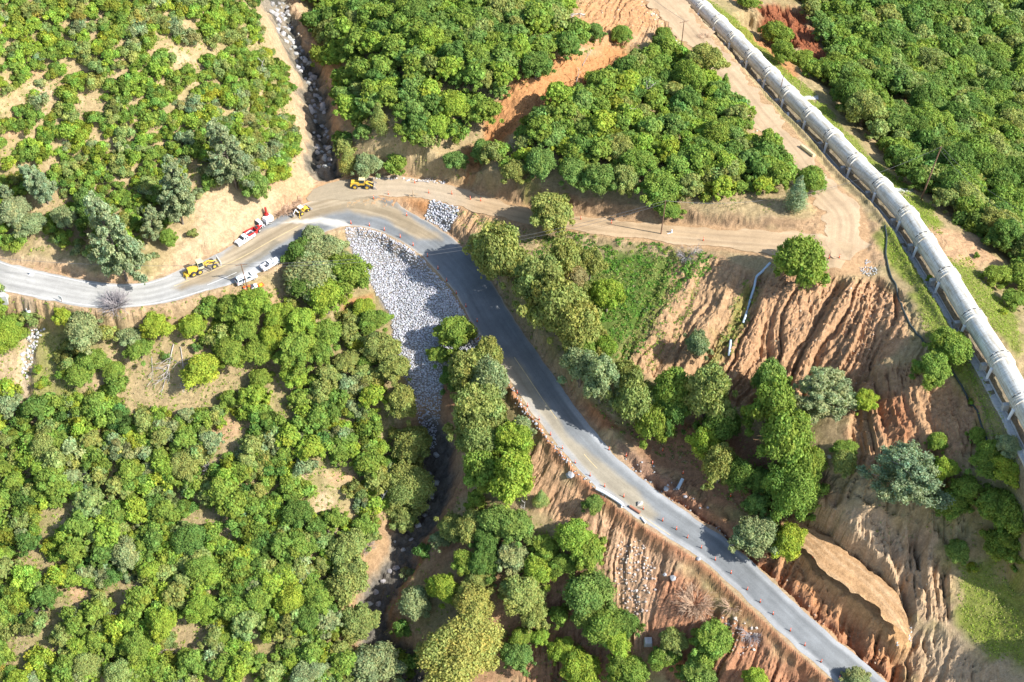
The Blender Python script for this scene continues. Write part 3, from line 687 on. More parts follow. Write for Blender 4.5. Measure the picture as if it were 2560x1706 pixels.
def oak(seed, lobes=26, tall=1.0, nper=150, size=0.105, flat_=0.85):
    """unit crown: radius 1, base near z=0.25, trunk and limbs as a second mesh"""
    rng = np.random.default_rng(seed)
    C, Rr = [], []
    for i in range(lobes):
        th = rng.uniform(0, 2 * np.pi); el = rng.uniform(-0.15, 1.0)
        rr = rng.uniform(0.45, 0.75) * math.sqrt(max(0.05, 1 - 0.72 * el * el))
        C.append((rr * math.cos(th), rr * math.sin(th), tall * (0.72 + 0.62 * el) + rng.normal() * 0.05)); Rr.append(rng.uniform(0.15, 0.36))
    for i in range(9):                             # limbs that reach out of the dome
        th = rng.uniform(0, 2 * np.pi); rr = rng.uniform(0.75, 1.08); C.append((rr * math.cos(th), rr * math.sin(th), tall * rng.uniform(0.35, 1.0))); Rr.append(rng.uniform(0.1, 0.2))
    ax = np.array([rng.uniform(.85, 1.15), rng.uniform(.85, 1.15), 1]); C = [tuple(np.array(q) * ax) for q in C]
    C.append((0, 0, 0.85 * tall)); Rr.append(0.5); C.append((0.1, 0.1, 1.2 * tall)); Rr.append(0.42)
    V, F, T = leaves(rng, np.array(C), np.array(Rr), nper, size, flat_)
    parts = []
    tp, tr = limb(rng, (0, 0, -0.35), (0, 0, 1), 1.0 * tall, 0.075, 5, 0.12)
    tr[:] = np.linspace(0.085, 0.05, len(tr)); parts.append(tube(tp, tr))
    for i in range(7):
        k = rng.integers(2, 6); c = np.array(C[rng.integers(0, lobes)])
        d = c - tp[k]; P, r = limb(rng, tp[k], d, np.linalg.norm(d), 0.038, 4, 0.15); parts.append(tube(P, r))
    return (V, F, T), join(parts)
def pine(seed, height=3.2, nb=60, nper=360, size=0.045, full=1.0):
    """foothill pine: open grey conical crown, forked leaning stem"""
    rng = np.random.default_rng(seed)
    parts = []; C, Rr = [], []
    lean = rng.normal(size=2) * 0.05
    tp = np.array([(lean[0] * z * z, lean[1] * z * z, z) for z in np.linspace(-0.4, height, 9)])
    parts.append(tube(tp, np.linspace(0.075, 0.015, 9)))
    for i in range(nb):
        f = (i + 0.5) / nb; z = height * (0.1 + 0.88 * f)
        th = i * 2.4 + rng.normal() * 0.4
        L = (1.0 - f) ** 0.6 * rng.uniform(0.7, 1.1) * full + 0.16
        b = np.array([np.interp(z, tp[:, 2], tp[:, 0]), np.interp(z, tp[:, 2], tp[:, 1]), z])
        P, r = limb(rng, b, (math.cos(th), math.sin(th), 0.55), L, 0.022, 3, 0.2)
        parts.append(tube(P, r, 5) if False else tube(P, r))
        for q in (0.45, 0.75, 1.0):
            if L * q < 0.12: continue
            C.append(P[0] + (P[-1] - P[0]) * q + rng.normal(size=3) * 0.05); Rr.append(rng.uniform(0.12, 0.2) * (0.6 + 0.5 * (1 - f)))
    C.append((lean[0] * height ** 2, lean[1] * height ** 2, height)); Rr.append(0.12)
    V, F, T = leaves(rng, np.array(C), np.array(Rr), nper * 0.6, size, 0.9, 0.9, 0.06, (0.3, 1.2))
    return (V, F, T), join(parts)
def shrub(seed, lobes=9, nper=230, size=0.066, h=0.62):
    rng = np.random.default_rng(seed)
    C, Rr = [], []
    for i in range(lobes):
        th = rng.uniform(0, 2 * np.pi); rr = rng.uniform(0.05, 0.8)
        C.append((rr * math.cos(th), rr * math.sin(th), h * rng.uniform(0.35, 1.0) * (1.15 - 0.5 * rr))); Rr.append(rng.uniform(0.14, 0.36))
    return leaves(rng, np.array(C), np.array(Rr), nper, size, 0.85, 0.65, 0.12)
def twigs(seed, n=60, L=1.0, r=0.016, up=0.7):
    """leafless bush: fine forking stems"""
    rng = np.random.default_rng(seed); parts = []
    for i in range(n):
        th = rng.uniform(0, 6.28); d = np.array([math.cos(th), math.sin(th), rng.uniform(0.2, 1.6) * up])
        P, rr = limb(rng, (0.05 * math.cos(th), 0.05 * math.sin(th), -0.1), d, L * rng.uniform(0.6, 1.1), r, 4, 0.3); parts.append(tube(P, rr))
        for q in range(2):
            P2, r2 = limb(rng, P[2 + q], d + rng.normal(size=3) * 0.6, L * 0.4, r * 0.6, 3, 0.3); parts.append(tube(P2, r2))
    return join(parts)
def cmesh(name, crown, mat=None):
    V, F, T = crown
    return np_mesh(name, V, F, [mat or M_LEAF], T)
OAKS = []; OAK_RAW = []
for i in range(8):
    cr, tr = oak(100 + i, lobes=30 + i % 4 * 5, nper=440, size=0.046, tall=[1.0, 0.9, 1.15, 1.0, 0.85, 1.25, 1.05, 0.95][i], flat_=0.85)
    OAKS.append((cmesh('crown', cr), np_mesh('trunk', tr[0], tr[1], [M_BARK], None, True)))
BIG = []
for i in range(3):
    cr, tr = oak(150 + i, lobes=64, tall=1.0, nper=620, size=0.029)
    BIG.append((cmesh('crown', cr), np_mesh('trunk', tr[0], tr[1], [M_BARK], None, True)))
PINES = []
for i in range(4):
    cr, tr = pine(170 + i)
    PINES.append((cmesh('crown', cr), np_mesh('trunk', tr[0], tr[1], [M_BARK], None, True)))
BPINES = []
for i in range(2):
    cr, tr = pine(180 + i, 2.1, 70, 300, 0.034, 1.2)
    BPINES.append((cmesh('crown', cr), np_mesh('trunk', tr[0], tr[1], [M_PALEBARK], None, True)))
CONES = []
for i in range(2):                               # dense upright conifer
    rng = np.random.default_rng(190 + i)
    z = np.linspace(0.3, 2.5, 24); C = np.stack([rng.normal(size=24) * 0.25 * (1 - z / 2.9), rng.normal(size=24) * 0.25 * (1 - z / 2.9), z], 1)
    cr = leaves(rng, C, 0.72 * (1.02 - z / 2.75) + 0.08, 330, 0.05, 0.8)
    tr = tube(np.array([(0, 0, q) for q in np.linspace(-.4, 2.3, 5)]), np.linspace(0.07, 0.02, 5))
    CONES.append((cmesh('crown', cr), np_mesh('trunk', tr[0], tr[1], [M_BARK], None, True)))
SHR_RAW = [shrub(200 + i, 13 + i % 3 * 3, h=[0.62, 0.75, 0.5][i % 3]) for i in range(9)]
SHR = [cmesh('shrub', s) for s in SHR_RAW]
M_TWIG = flat('grey_twigs', (0.30, 0.27, 0.27), 0.9, var=0.2)
TW = []
for i in range(3):
    V, F = twigs(220 + i); TW.append(np_mesh('bare_bush', V, F, [M_TWIG], None, True))
LEAFC = {  # leaf colours
 'mid': (0.215, 0.285, 0.062), 'bright': (0.27, 0.35, 0.062), 'dark': (0.135, 0.21, 0.055), 'olive': (0.275, 0.292, 0.10), 'grey': (0.285, 0.315, 0.16), 'teal': (0.19, 0.27, 0.08),
 'yellow': (0.32, 0.32, 0.11), 'pine': (0.30, 0.34, 0.205), 'brown': (0.36, 0.29, 0.16), 'lime': (0.305, 0.365, 0.06), 'pale': (0.285, 0.325, 0.12)}
LEAFC = {k: (c[0] * 0.99, c[1] * 1.04, c[2] * (0.84 if k not in ('pine', 'grey') else 0.9)) for k, c in LEAFC.items()}
prng = random.Random(11)
def tint(tone, v=0.07):
    c = LEAFC[tone]; k = 1 + prng.uniform(-v, v); h = prng.uniform(-v, v)
    return (c[0] * k * (1 + h), c[1] * k, c[2] * k * (1 - h), 1)
TREES = []                                        # (x, y, radius) of everything planted, to keep things apart
def plant(kind, P, rad, tone, label, cat, group=None, name=None, hz=None, sink=0.0, zr=None):
    o = bpy.data.objects.new(name or kind, None); o.empty_display_size = 0.5
    o.location = (P.x, P.y, P.z - sink); link(o); tag(o, label, cat, group)
    lib = {'oak_tree': OAKS, 'great_oak': BIG, 'pine_tree': PINES, 'spreading_pine': BPINES, 'conifer_tree': CONES}[kind]
    c, t = prng.choice(lib)
    o.rotation_euler.z = prng.uniform(0, 6.28); q_ = prng.uniform(.88, 1.12); o.scale = (rad * q_, rad / q_, rad * (hz or prng.uniform(0.85, 1.15)))
    oc = bpy.data.objects.new('crown', c); oc.color = tint(tone); link(oc, o)
    ot = bpy.data.objects.new('trunk', t); link(ot, o)
    TREES.append((P.x, P.y, rad))
    return o
def put_mesh(mesh, name, P, rad, label, cat, group=None, color=None, hz=1.0, rz=None):
    o = bpy.data.objects.new(name, mesh); o.location = P; o.scale = (rad, rad, rad * hz); o.rotation_euler.z = prng.uniform(0, 6.28) if rz is None else rz
    if color: o.color = color
    link(o); tag(o, label, cat, group)
    TREES.append((P.x, P.y, rad * 0.8))
    return o
# ------------------------------------------------------------------ planted trees: (place of the crown centre, crown radius px, kind, tone, label)
TL_ = [
 (1245,637,58,'oak','olive','olive green oak at the bend, first tree on the bank right of the paved road'),
 (1193,608,22,'oak','grey',None),(1409,659,42,'oak','olive',None),(1471,667,32,'oak','olive',None),(1343,725,50,'oak','olive',None),
 (1435,700,26,'oak','brown','oak with straw brown leaves among the olive oaks right of the road'),
 (1391,773,62,'oak','olive',None),(1442,820,56,'oak','olive',None),(1515,745,36,'oak','lime','yellow green oak at the right edge of the grove above the road'),(1449,878,36,'oak','mid',None),(1508,871,28,'oak','bright',None),
 (1449,919,40,'oak','grey','dusty grey leaved tree below the roadside grove'),(1420,912,24,'shrub','grey',None),(1500,963,42,'oak','grey',None),(1563,944,36,'oak','olive',None),(1581,1000,48,'oak','olive',None),
 (1672,988,48,'oak','mid',None),(1628,1054,44,'oak','mid',None),(1669,1030,40,'oak','dark',None),
 (1142,838,44,'oak','mid','round green oak standing alone between the white stone fill and the road'),(1097,888,24,'oak','mid','small green oak at the lower left of the lone oak on the stone fill'),
 (1219,897,32,'oak','olive',None),(1179,933,48,'oak','olive',None),(1223,952,42,'oak','grey',None),(1135,952,32,'oak','dark',None),(1197,1036,56,'oak','olive',None),(1197,1098,46,'oak','olive',None),(1300,1080,28,'oak','grey',None),(1281,1109,40,'oak','bright',None),
 (872,696,50,'oak','mid','green oak at the upper left edge of the stone fill'),(938,809,32,'oak','mid',None),(956,871,42,'oak','olive',None),(989,919,36,'oak','olive',None),(1007,1007,38,'oak','olive',None),(1033,1109,44,'oak','olive',None),(910,770,26,'oak','bright',None),
 (1025,1209,72,'big','olive','large olive brown oak hanging over the left side of the ravine'),(1007,1293,34,'oak','olive',None),(1208,1183,46,'oak','mid',None),(1281,1198,52,'oak','bright','bright green oak on the spur beside the gullied road bank'),
 (1190,1257,24,'oak','mid',None),(1351,1242,22,'cone','pale','small pale grey green tree alone on the gullied bank'),(1135,1315,34,'oak','olive',None),(1179,1311,40,'oak','olive',None),(1245,1293,42,'oak','teal',None),(1289,1315,42,'oak','teal',None),
 (1215,1348,34,'oak','dark',None),(1278,1388,38,'oak','grey','dry grey leaved tree in the middle of the grove on the spur'),(1164,1406,32,'oak','mid',None),(1215,1399,36,'oak','dark',None),(1197,1447,30,'oak','olive',None),(1113,1476,36,'oak','bright',None),
 (1040,1501,38,'oak','grey',None),(1303,1483,50,'oak','pale',None),(1336,1534,34,'oak','olive',None),(1435,1341,46,'oak','bright',None),(1482,1264,24,'oak','teal',None),(1468,1374,42,'oak','mid',None),(1358,1370,32,'oak','mid',None),(1351,1421,38,'oak','bright',None),(1409,1414,30,'oak','mid',None),
 (1471,1472,52,'oak','teal',None),(1471,1531,38,'oak','teal',None),(1519,1556,48,'oak','mid',None),(1563,1560,32,'oak','dark',None),(1537,1607,34,'oak','bright',None),(1402,1622,32,'oak','bright',None),(1449,1659,48,'oak','bright',None),(1563,1670,44,'oak','mid',None),
 (1680,1600,34,'oak','pale','pale green tree below the middle of the paved road, alone on bare red soil'),(1655,1645,30,'oak','mid',None),
 (1150,1610,104,'big','yellow','very large yellow olive oak at the bottom of the photo'),(1185,1515,46,'oak','yellow',None),(1292,1633,36,'oak','teal',None),(1303,1589,26,'oak','mid',None),(1350,1590,22,'oak','bright',None),
 (897,1556,46,'oak','olive',None),(872,1458,50,'oak','olive',None),(872,1370,46,'oak','olive',None),(938,1650,58,'oak','grey','grey olive tree at the bottom beside the pale rock of the stream'),
 (1974,1184,76,'big','mid','tall dark green oak at the foot of the gullied slope'),(1791,1165,42,'oak','olive',None),(1840,1190,34,'oak','dark',None),(1897,1209,34,'oak','dark',None),(2014,1158,42,'oak','mid',None),(1990,1257,36,'oak','mid',None),
 (1886,1268,28,'oak','teal','small fresh green tree between the road and the tall dark oak'),(1883,1341,50,'oak','grey','grey olive oak overhanging the right edge of the paved road'),(1963,1352,42,'oak','lime','olive yellow oak at the upper end of the excavated bench'),
 (2354,1176,28,'oak','bright',None),(2106,1154,30,'oak','olive',None),(2369,1257,38,'oak','mid',None),(2412,1216,36,'oak','mid',None),(2486,1253,52,'oak','mid',None),(2511,1165,38,'oak','lime','yellow green oak at the right edge of the photo below the penstock'),
 (2453,1160,34,'oak','mid',None),(2540,1227,50,'oak','mid',None),(2497,1355,44,'oak','mid',None),(2387,1374,28,'oak','teal',None),(2427,1417,16,'shrub','lime','small yellow green bush at the top of the green meadow'),(2548,1290,44,'oak','mid',None),
 (1773,1593,46,'oak','mid','green oak below the road next to the uprooted tree'),(1750,1640,30,'oak','mid',None),(1736,1688,42,'oak','teal',None),(1883,1700,28,'oak','bright',None),(2135,1690,28,'oak','grey','grey green bush at the edge of the paved road at the bottom of the photo'),
 (1989,641,60,'oakT','mid','tall isolated green oak on the rim between the dirt landing and the gullies'),
 (2051,985,66,'bpine','pine','grey foothill pine in the middle of the gullied slope'),(2250,1180,78,'bpine','pine','large spreading grey foothill pine lower right of the gullied slope'),
 (2365,860,46,'oak','mid','upper of the two round oaks beside the penstock'),(2318,933,44,'oak','mid','lower of the two round oaks beside the penstock'),
 (2157,1003,30,'oak','lime','light green tree right of the grey pine on the eroded slope'),(1916,956,40,'oak','teal',None),(1758,1007,55,'oak','olive',None),(1912,1040,54,'oak','mid',None),(1949,1098,58,'oak','mid',None),(1758,1113,36,'oak','lime',None),(1791,1060,44,'oak','dark',None),
 (1740,864,26,'oak','grey','small grey green bush tree alone among the vegetated gullies'),(2340,1105,24,'oak','mid',None),(2435,1090,22,'oak','mid',None),(2427,1006,12,'shrub','lime',None),(2464,1130,30,'oak','mid',None),(2515,1116,28,'oak','pine','pale grey tree by the lower end of the penstock'),(2109,1120,28,'oak','mid',None),
 (2321,698,12,'shrub','lime','small bright bush beside the penstock above the grass strip'),(2489,685,32,'oak','mid',None),(2530,745,28,'oak','mid',None),(2508,783,12,'shrub','lime',None),(2440,640,10,'shrub','mid',None),
 (1758,168,40,'oak','olive',None),(1810,210,20,'cone','mid','small pointed conifer at the edge of the dirt track'),(1718,205,38,'oak','mid',None),(1788,340,36,'oak','mid',None),
 (2022,453,34,'oak','mid','dark green oak behind the grey conical pine at the corner of the tracks'),(1985,490,30,'coneT','pine','grey conical pine at the corner of the two dirt tracks'),
 (1938,90,32,'oak','mid',None),(1952,137,28,'oak','mid',None),(1868,8,22,'oak','mid',None),(2003,150,26,'oak','mid',None),
 (1376,532,54,'oak','olive','large olive green oak standing alone between the dirt road and the paved road'),(1552,93,22,'oak','mid','small round green tree on bare orange soil near the top'),(1486,86,20,'oak','teal',None),(1658,90,20,'oak','mid',None),
 (872,402,24,'coneT','yellow','yellow upright tree behind the wheel loader'),(923,420,32,'oak','grey','grey green tree right of the yellow tree behind the wheel loader'),(1497,464,38,'oak','teal',None),(1640,475,44,'oak','mid',None),(1668,519,28,'oak','mid',None),(1208,384,28,'oak','teal',None),(1139,402,26,'oak','teal',None),(950,300,24,'coneT','pale',None),
 (1595,410,40,'oak','mid',None),(1560,460,36,'oak','olive',None),(1430,440,34,'oak','teal',None),(1350,410,38,'oak','teal',None),(1290,430,32,'oak','olive',None),
 (592,400,46,'pine','pine','tallest grey foothill pine on the left hillside, nearest the stream'),(457,490,44,'pine','pine','grey foothill pine in the middle of the three above the road'),(318,610,58,'pine','pine','grey foothill pine on the road bank, lowest on the left'),(120,455,34,'pine','pine','grey pine on the far left beside a pale clearing'),
 (28,485,18,'pine','pine',None),(47,530,34,'oak','pine',None),(80,560,34,'oak','grey',None),(385,560,26,'pine','pine',None),(170,550,30,'oak','grey',None),(250,560,40,'oak','dark',None),(230,510,34,'oak','teal',None),(480,590,16,'shrub','olive',None),(425,600,22,'oak','mid',None),(640,470,36,'oak','teal',None),(390,640,14,'shrub','grey',None),
 (15,845,58,'big','bright','big bright green oak cut by the left edge of the photo'),(161,780,26,'oak','lime','round yellow green oak just below the paved road on the left'),(223,835,44,'oak','grey',None),(235,900,36,'oak','mid',None),(205,935,30,'oak','mid',None),
 (354,873,30,'oak','mid',None),(398,824,34,'oak','lime',None),(486,817,30,'oak','bright',None),(320,800,28,'oak','grey',None),(512,928,42,'oak','lime','yellow green round oak right of the fallen dead tree'),(413,893,13,'shrub','teal','small dark teal bush against the fallen dead tree'),(497,868,18,'shrub','teal',None),(289,924,24,'oak','mid',None),
 (99,924,14,'shrub','bright',None),(110,959,18,'shrub','bright',None),(590,765,36,'oak','mid',None),(640,773,38,'oak','bright',None),(621,817,38,'oak','mid',None),(581,879,38,'oak','mid',None),(647,879,36,'oak','mid',None),(687,849,32,'oak','lime',None),(749,890,44,'oak','mid',None),(705,787,34,'oak','bright',None),
 (760,817,38,'oak','bright',None),(822,751,44,'oak','bright',None),(822,830,38,'oak','mid',None),(738,940,32,'oak','bright',None),(654,944,28,'oak','mid',None),(800,880,34,'oak','mid',None),(870,900,30,'oak','olive',None),
 (760,640,38,'oak','dark','dark green oak shading the parked white pickup'),(786,690,56,'oak','grey','grey olive tree left of the stone fill'),(767,718,40,'oak','dark',None),(806,634,48,'oak','grey',None),(785,585,26,'oak','grey',None),(850,660,28,'oak','grey',None),
]
kinds = {'oak': ('oak_tree', 'tree'), 'oakT': ('oak_tree', 'tree'), 'big': ('great_oak', 'tree'), 'pine': ('pine_tree', 'tree'), 'bpine': ('spreading_pine', 'tree'), 'cone': ('conifer_tree', 'tree'), 'coneT': ('conifer_tree', 'tree'), 'shrub': ('shrub', 'shrub')}
def zone_name(px, py):
    if px > 2000 and py < 600: return 'forest beyond the penstock'
    if px < 800 and py < 640: return 'hillside above the paved road on the left'
    if px < 1060 and py < 740: return 'hillside right of the rocky stream'
    if py < 540: return 'hillside above the dirt road'
    if px < 860: return 'slope below the paved road on the left'
    if px < 1080: return 'left bank of the ravine'
    if px < 1700 and py > 800 and (py - 800) > (px - 1130) * 0.9: return 'spur between the ravine and the road'
    if py < 1000 and px < 1700: return 'bank between the paved road and the dirt road'
    return 'slopes below the gullies and the penstock'
TONEW = {'mid': 'mid green', 'bright': 'bright green', 'dark': 'dark green', 'olive': 'olive green', 'grey': 'dusty grey green', 'teal': 'cool green', 'yellow': 'yellow olive', 'pine': 'grey', 'brown': 'straw brown', 'lime': 'yellow green', 'pale': 'pale green'}
def auto(px, py, tone, what):
    z = zone_name(px, py); g = f'{TONEW[tone]} {what}s on the {z}'
    return f'{TONEW[tone]} {what} on the {z}', g
def crown_base(px, py, rpx, k):
    """ground point under a crown seen at px,py"""
    p = at1(px, py + rpx * k)
    return p
for px, py, r, kd, tone, lab in TL_:
    kind, cat = kinds[kd]
    k = {'oak': .62, 'oakT': .95, 'big': .6, 'pine': 1.45, 'bpine': .75, 'cone': 1.0, 'coneT': 1.25, 'shrub': .3}[kd]
    r *= 1.14 if kd in ('oak', 'oakT') else 1.1 if kd in ('big', 'bpine', 'pine') else 1.0
    if kd in ('oak', 'big') and 1150 < px < 2000 and 600 < py < 1200: k = .92
    P = crown_base(px, py, r, k); s = ppm(px, py, P.z); R_ = r / s
    g = None
    if kd == 'shrub':
        if lab is None: lab, g = auto(px, py, tone, 'bush')
        put_mesh(prng.choice(SHR), 'shrub', P, R_ * 1.1, lab, 'shrub', g, tint(tone), 1.2)
    else:
        if lab is None: lab, g = auto(px, py, tone, 'pine' if kd == 'pine' else 'oak' if kd in ('oak', 'big', 'oakT') else 'conifer')
        hz = {'oakT': 1.35, 'pine': 1.15, 'coneT': 1.5, 'cone': 1.1}.get(kd)
        if kd in ('oak', 'big') and 1150 < px < 2000 and 600 < py < 1200: hz = 1.65
        if kd == 'big': R_ *= 0.95
        plant(kind, P, R_ * (1.04 if kd in ('oak', 'oakT') else 0.95), tone, lab, cat, g, hz=hz)
P = at1(2668, 1690); plant('great_oak', P, 5.5, 'mid', 'large oak just beyond the right edge, shading the green meadow', 'tree')
n_explicit = len(TREES)
# ------------------------------------------------------------------ wild growth: outlines in the photo, spacing and size in metres, tones
NO_GO = [gpoly(p) for p in [
 [(1440,-40),(1560,-40),(1720,60),(1690,110),(1600,120),(1450,130),(1440,60)],
 [(1550,120),(1440,165),(1310,250),(1235,345),(1180,380),(1160,450),(1190,450),(1250,370),(1340,290),(1450,240),(1560,185),(1620,140)],
 [(870,-40),(930,-40)], [(500,500),(560,470),(690,450),(860,440),(860,700),(650,740),(540,760),(330,780),(0,760),(0,650),(100,640),(250,690),(330,680),(440,620)],
 [(230,930),(300,870),(420,860),(560,900),(630,930),(600,1000),(430,1070),(310,1000)],
 [(60,800),(150,800),(160,990),(60,1040),(20,1200),(50,900)],
 [(1010,1090),(1120,880),(1130,1180),(1100,1260),(960,1530),(900,1520),(1000,1380),(1060,1250)],
 [(860,560),(1150,760),(1130,880),(1090,900),(1090,1120),(1040,1140),(950,960),(900,820)],
 [(1100,480),(1340,530),(1340,560),(1150,600),(1060,590)],
 [(690,-40),(740,30),(790,150),(830,250),(840,330),(850,440),(740,450),(780,330),(770,240),(735,150),(690,70),(670,-40)],
 [(1860,-40),(1990,0),(2070,130),(2060,165),(1980,160),(1880,60)],[(2210,240),(2280,260),(2330,330),(2290,360)],
 [(1900,610),(2200,640),(2300,800),(2420,960),(2480,1100),(2460,1170),(2150,1190),(2110,1330),(2300,1330),(2390,1400),(2560,1400),(2560,1720),(2000,1720),(1700,1400),(1560,1270),(1500,1180),(1230,900),(1100,640),(1130,560),(1800,600),(1850,680),(1700,900),(1880,900),(1980,780)],
 [(1300,1140),(1500,1260),(1720,1420),(2000,1706),(1500,1706),(1480,1300)],
 [(560,1050),(640,1060),(640,1100),(540,1110)],[(760,1160),(880,1160),(880,1300),(760,1290)],
 [(1560,500),(1700,510),(1900,530),(2000,540),(2000,580),(1500,560)],[(930,430),(1200,440),(1400,480),(1560,520),(1500,550),(1000,470)],
 [(2250,470),(2330,480),(2350,560),(2430,590),(2500,650),(2440,690),(2380,660),(2260,520)],
]]
def free(x, y, road_gap=1.2):
    ok = np.ones(x.shape, bool)
    for P in NO_GO:
        if len(P) > 2: ok &= inpoly(P, x + 1.2 * fbm(x / 5, y / 5, 900, 3), y + 1.2 * fbm(x / 5, y / 5, 905, 3)) < 0
    ok &= bil(GX, GY, np.minimum(mroad, 50), x, y) > road_gap
    ok &= bil(GX, GY, np.minimum(TD, 50) + (TS < 0) * -2.5, x, y) > 5.0
    return ok
ZONES = [ # outline, spacing, size range, kind mix (oak share), tones, seed
 ([(-60,-60),(625,-60),(645,60),(695,160),(735,260),(742,400),(725,440),(600,470),(520,470),(400,600),(250,640),(-60,640)], 2.3, (1.3, 2.45), 0.0, ['mid','bright','mid','bright','mid','olive','pale','mid','lime','grey','bright'], 301),
 ([(-60,760),(200,760),(700,720),(860,760),(950,950),(1010,1100),(1040,1180),(960,1300),(880,1500),(980,1760),(-60,1760)], 2.6, (1.25, 3.1), 0.32, ['mid','bright','mid','bright','olive','mid','grey','pale','mid','lime','olive','dark'], 302),
 ([(750,-60),(1450,-60),(1440,150),(1300,245),(1175,365),(1155,445),(1040,430),(850,430),(850,300),(800,160)], 4.0, (1.9, 3.6), 0.85, ['mid','mid','mid','bright','dark','bright','teal','olive'], 303),
 ([(1180,450),(1270,350),(1450,245),(1600,150),(1690,120),(1790,220),(1890,330),(1975,425),(1970,480),(1850,510),(1600,490),(1400,480)], 3.6, (1.7, 3.3), 0.75, ['mid','mid','dark','bright','teal','olive','mid','lime'], 304),
 ([(1870,-60),(2620,-60),(2620,780),(2540,720),(2500,640),(2350,540),(2200,380),(2050,210),(1960,130)], 4.5, (2.0, 4.4), 0.92, ['mid','dark','teal','mid','teal','olive','dark','pale','mid'], 305),
 ([(1150,600),(1560,610),(1640,640),(1560,760),(1480,880),(1400,880),(1250,720)], 3.4, (1.6, 2.6), 0.4, ['olive','mid','bright','pale'], 306),
 ([(1480,900),(1700,960),(1870,1000),(1930,1150),(1950,1290),(1850,1290),(1600,1090),(1450,960)], 3.8, (2.0, 3.2), 0.7, ['mid','dark','olive','mid'], 307),
 ([(960,1500),(1100,1330),(1150,1180),(1150,900),(1210,950),(1290,1120),(1330,1280),(1500,1330),(1560,1560),(1640,1700),(1500,1760),(950,1760)], 4.4, (1.7, 3.1), 0.6, ['mid','olive','teal','bright','grey','dark'], 308),
 ([(2340,1120),(2600,1080),(2600,1400),(2420,1400),(2360,1300)], 3.2, (2.1, 3.4), 0.85, ['mid','bright','mid','bright'], 309),
]
CAND = []
for pts, sp, (r0, r1), share, tones, sd_ in ZONES:
    rng = np.random.default_rng(sd_)
    P = gpoly(pts); x0, y0 = P.min(0); x1, y1 = P.max(0)
    gx, gy = np.meshgrid(np.arange(x0, x1, sp), np.arange(y0, y1, sp * 0.87))
    gx = gx + (np.arange(gy.shape[0]) % 2)[:, None] * sp / 2
    x = (gx + rng.uniform(-.38, .38, gx.shape) * sp).ravel(); y = (gy + rng.uniform(-.38, .38, gx.shape) * sp).ravel()
    ok = (inpoly(P, x, y) > 0) & free(x, y)
    if sd_ == 301: ok &= fbm(x / 7, y / 7, 350, 3) > -0.42
    if sd_ == 302: ok &= fbm(x / 8, y / 8, 351, 3) > -0.36
    if sd_ == 308: ok &= fbm(x / 8, y / 8, 352, 3) > -0.1
    x, y = x[ok], y[ok]
    for a, b in zip(x, y):
        r = rng.uniform(r0, r1)
        near = False
        for tx, ty, tr in TREES[:n_explicit]:
            if (tx - a) ** 2 + (ty - b) ** 2 < (0.62 * tr + 0.55 * r) ** 2: near = True; break
        if near: continue
        tr = fbm(np.array([a / 9]), np.array([b / 9]), 360, 2)[0]
        tone = tones[int((tr * 0.9 + 0.5 + rng.normal() * 0.28) * len(tones)) % len(tones)]
        z = float(H(a, b))
        # back to a place in the photo
        dx, dy, dz = a, b, z - CAM_H
        dep = dy * CP - dz * SP; px = 1280 + FPX * dx / dep; py = 853 - FPX * (dy * SP + dz * CP) / dep
        tree = rng.random() < share
        CAND.append((a, b, z, r, tone, tree, px, py, FPX / dep * r, rng.random()))
treec = [c for c in CAND if c[5]]; shc = [c for c in CAND if not c[5]]
inframe = lambda c: -30 < c[6] < 2590 and -10 < c[7] < 1760
n_t = 296 - sum(1 for t in TL_ if t[3] != 'shrub'); n_s = 282
def rank(c): return -(c[8] if inframe(c) else -1)
treec.sort(key=rank); shc.sort(key=rank)
rest = []
for c in treec[:n_t]:
    a, b, z, r, tone, _, px, py, _, q = c
    lab, g = auto(px, py, tone, 'oak'); plant('oak_tree', Vector((a, b, z)), r * 1.15, tone, lab, 'tree', g)
rest_t = treec[n_t:]
for c in shc[:n_s]:
    a, b, z, r, tone, _, px, py, _, q = c
    if q < 0.045:
        z_ = zone_name(px, py); put_mesh(prng.choice(TW), 'bare_bush', Vector((a, b, z)), r * 0.95, f'leafless purple grey bush on the {z_}', 'shrub', f'leafless bushes on the {z_}')
    else:
        lab, g = auto(px, py, tone, 'shrub'); put_mesh(prng.choice(SHR), 'shrub', Vector((a, b, z - 0.1)), r * 1.28, lab, 'shrub', g, tint(tone), prng.uniform(0.9, 1.45))
def mass(name, cs, lift, sc_z, label, cat, group=None, raws=None, rs=1.28):
    rng = np.random.default_rng(77); Vs, Fs, Ts, o = [], [], [], 0
    for a, b, z, r, tone, _, px, py, _, q in cs:
        V, F, T = raws[rng.integers(0, len(raws))]
        th = rng.uniform(0, 6.28); c_, s_ = math.cos(th), math.sin(th); hz = rng.uniform(*sc_z)
        W_ = np.stack([V[:, 0] * c_ - V[:, 1] * s_, V[:, 0] * s_ + V[:, 1] * c_, V[:, 2] * hz], 1) * (r * rs) + (a, b, z + lift)
        Vs.append(W_); Fs.append(F + o); o += len(V); Ts.append(T * np.array(tint(tone)[:3]))
    if not Vs: return
    me = np_mesh(name, np.vstack(Vs), np.vstack(Fs), [M_LEAF], np.vstack(Ts))
    tag(link(bpy.data.objects.new(name, me)), label, cat, group, 'stuff')
mass('chaparral_scrub', shc[n_s:], -0.1, (0.9, 1.4), 'dense green chaparral scrub covering the hillsides between the larger bushes', 'scrub', raws=SHR_RAW)
OAKR = [oak(130 + i, 18, [1.0, 1.15, .9][i % 3], 190, 0.088)[0] for i in range(5)]
mass('forest_canopy', rest_t, 0, (0.85, 1.15), 'continuous oak forest canopy behind and between the nearer trees', 'forest', raws=OAKR, rs=1.15)
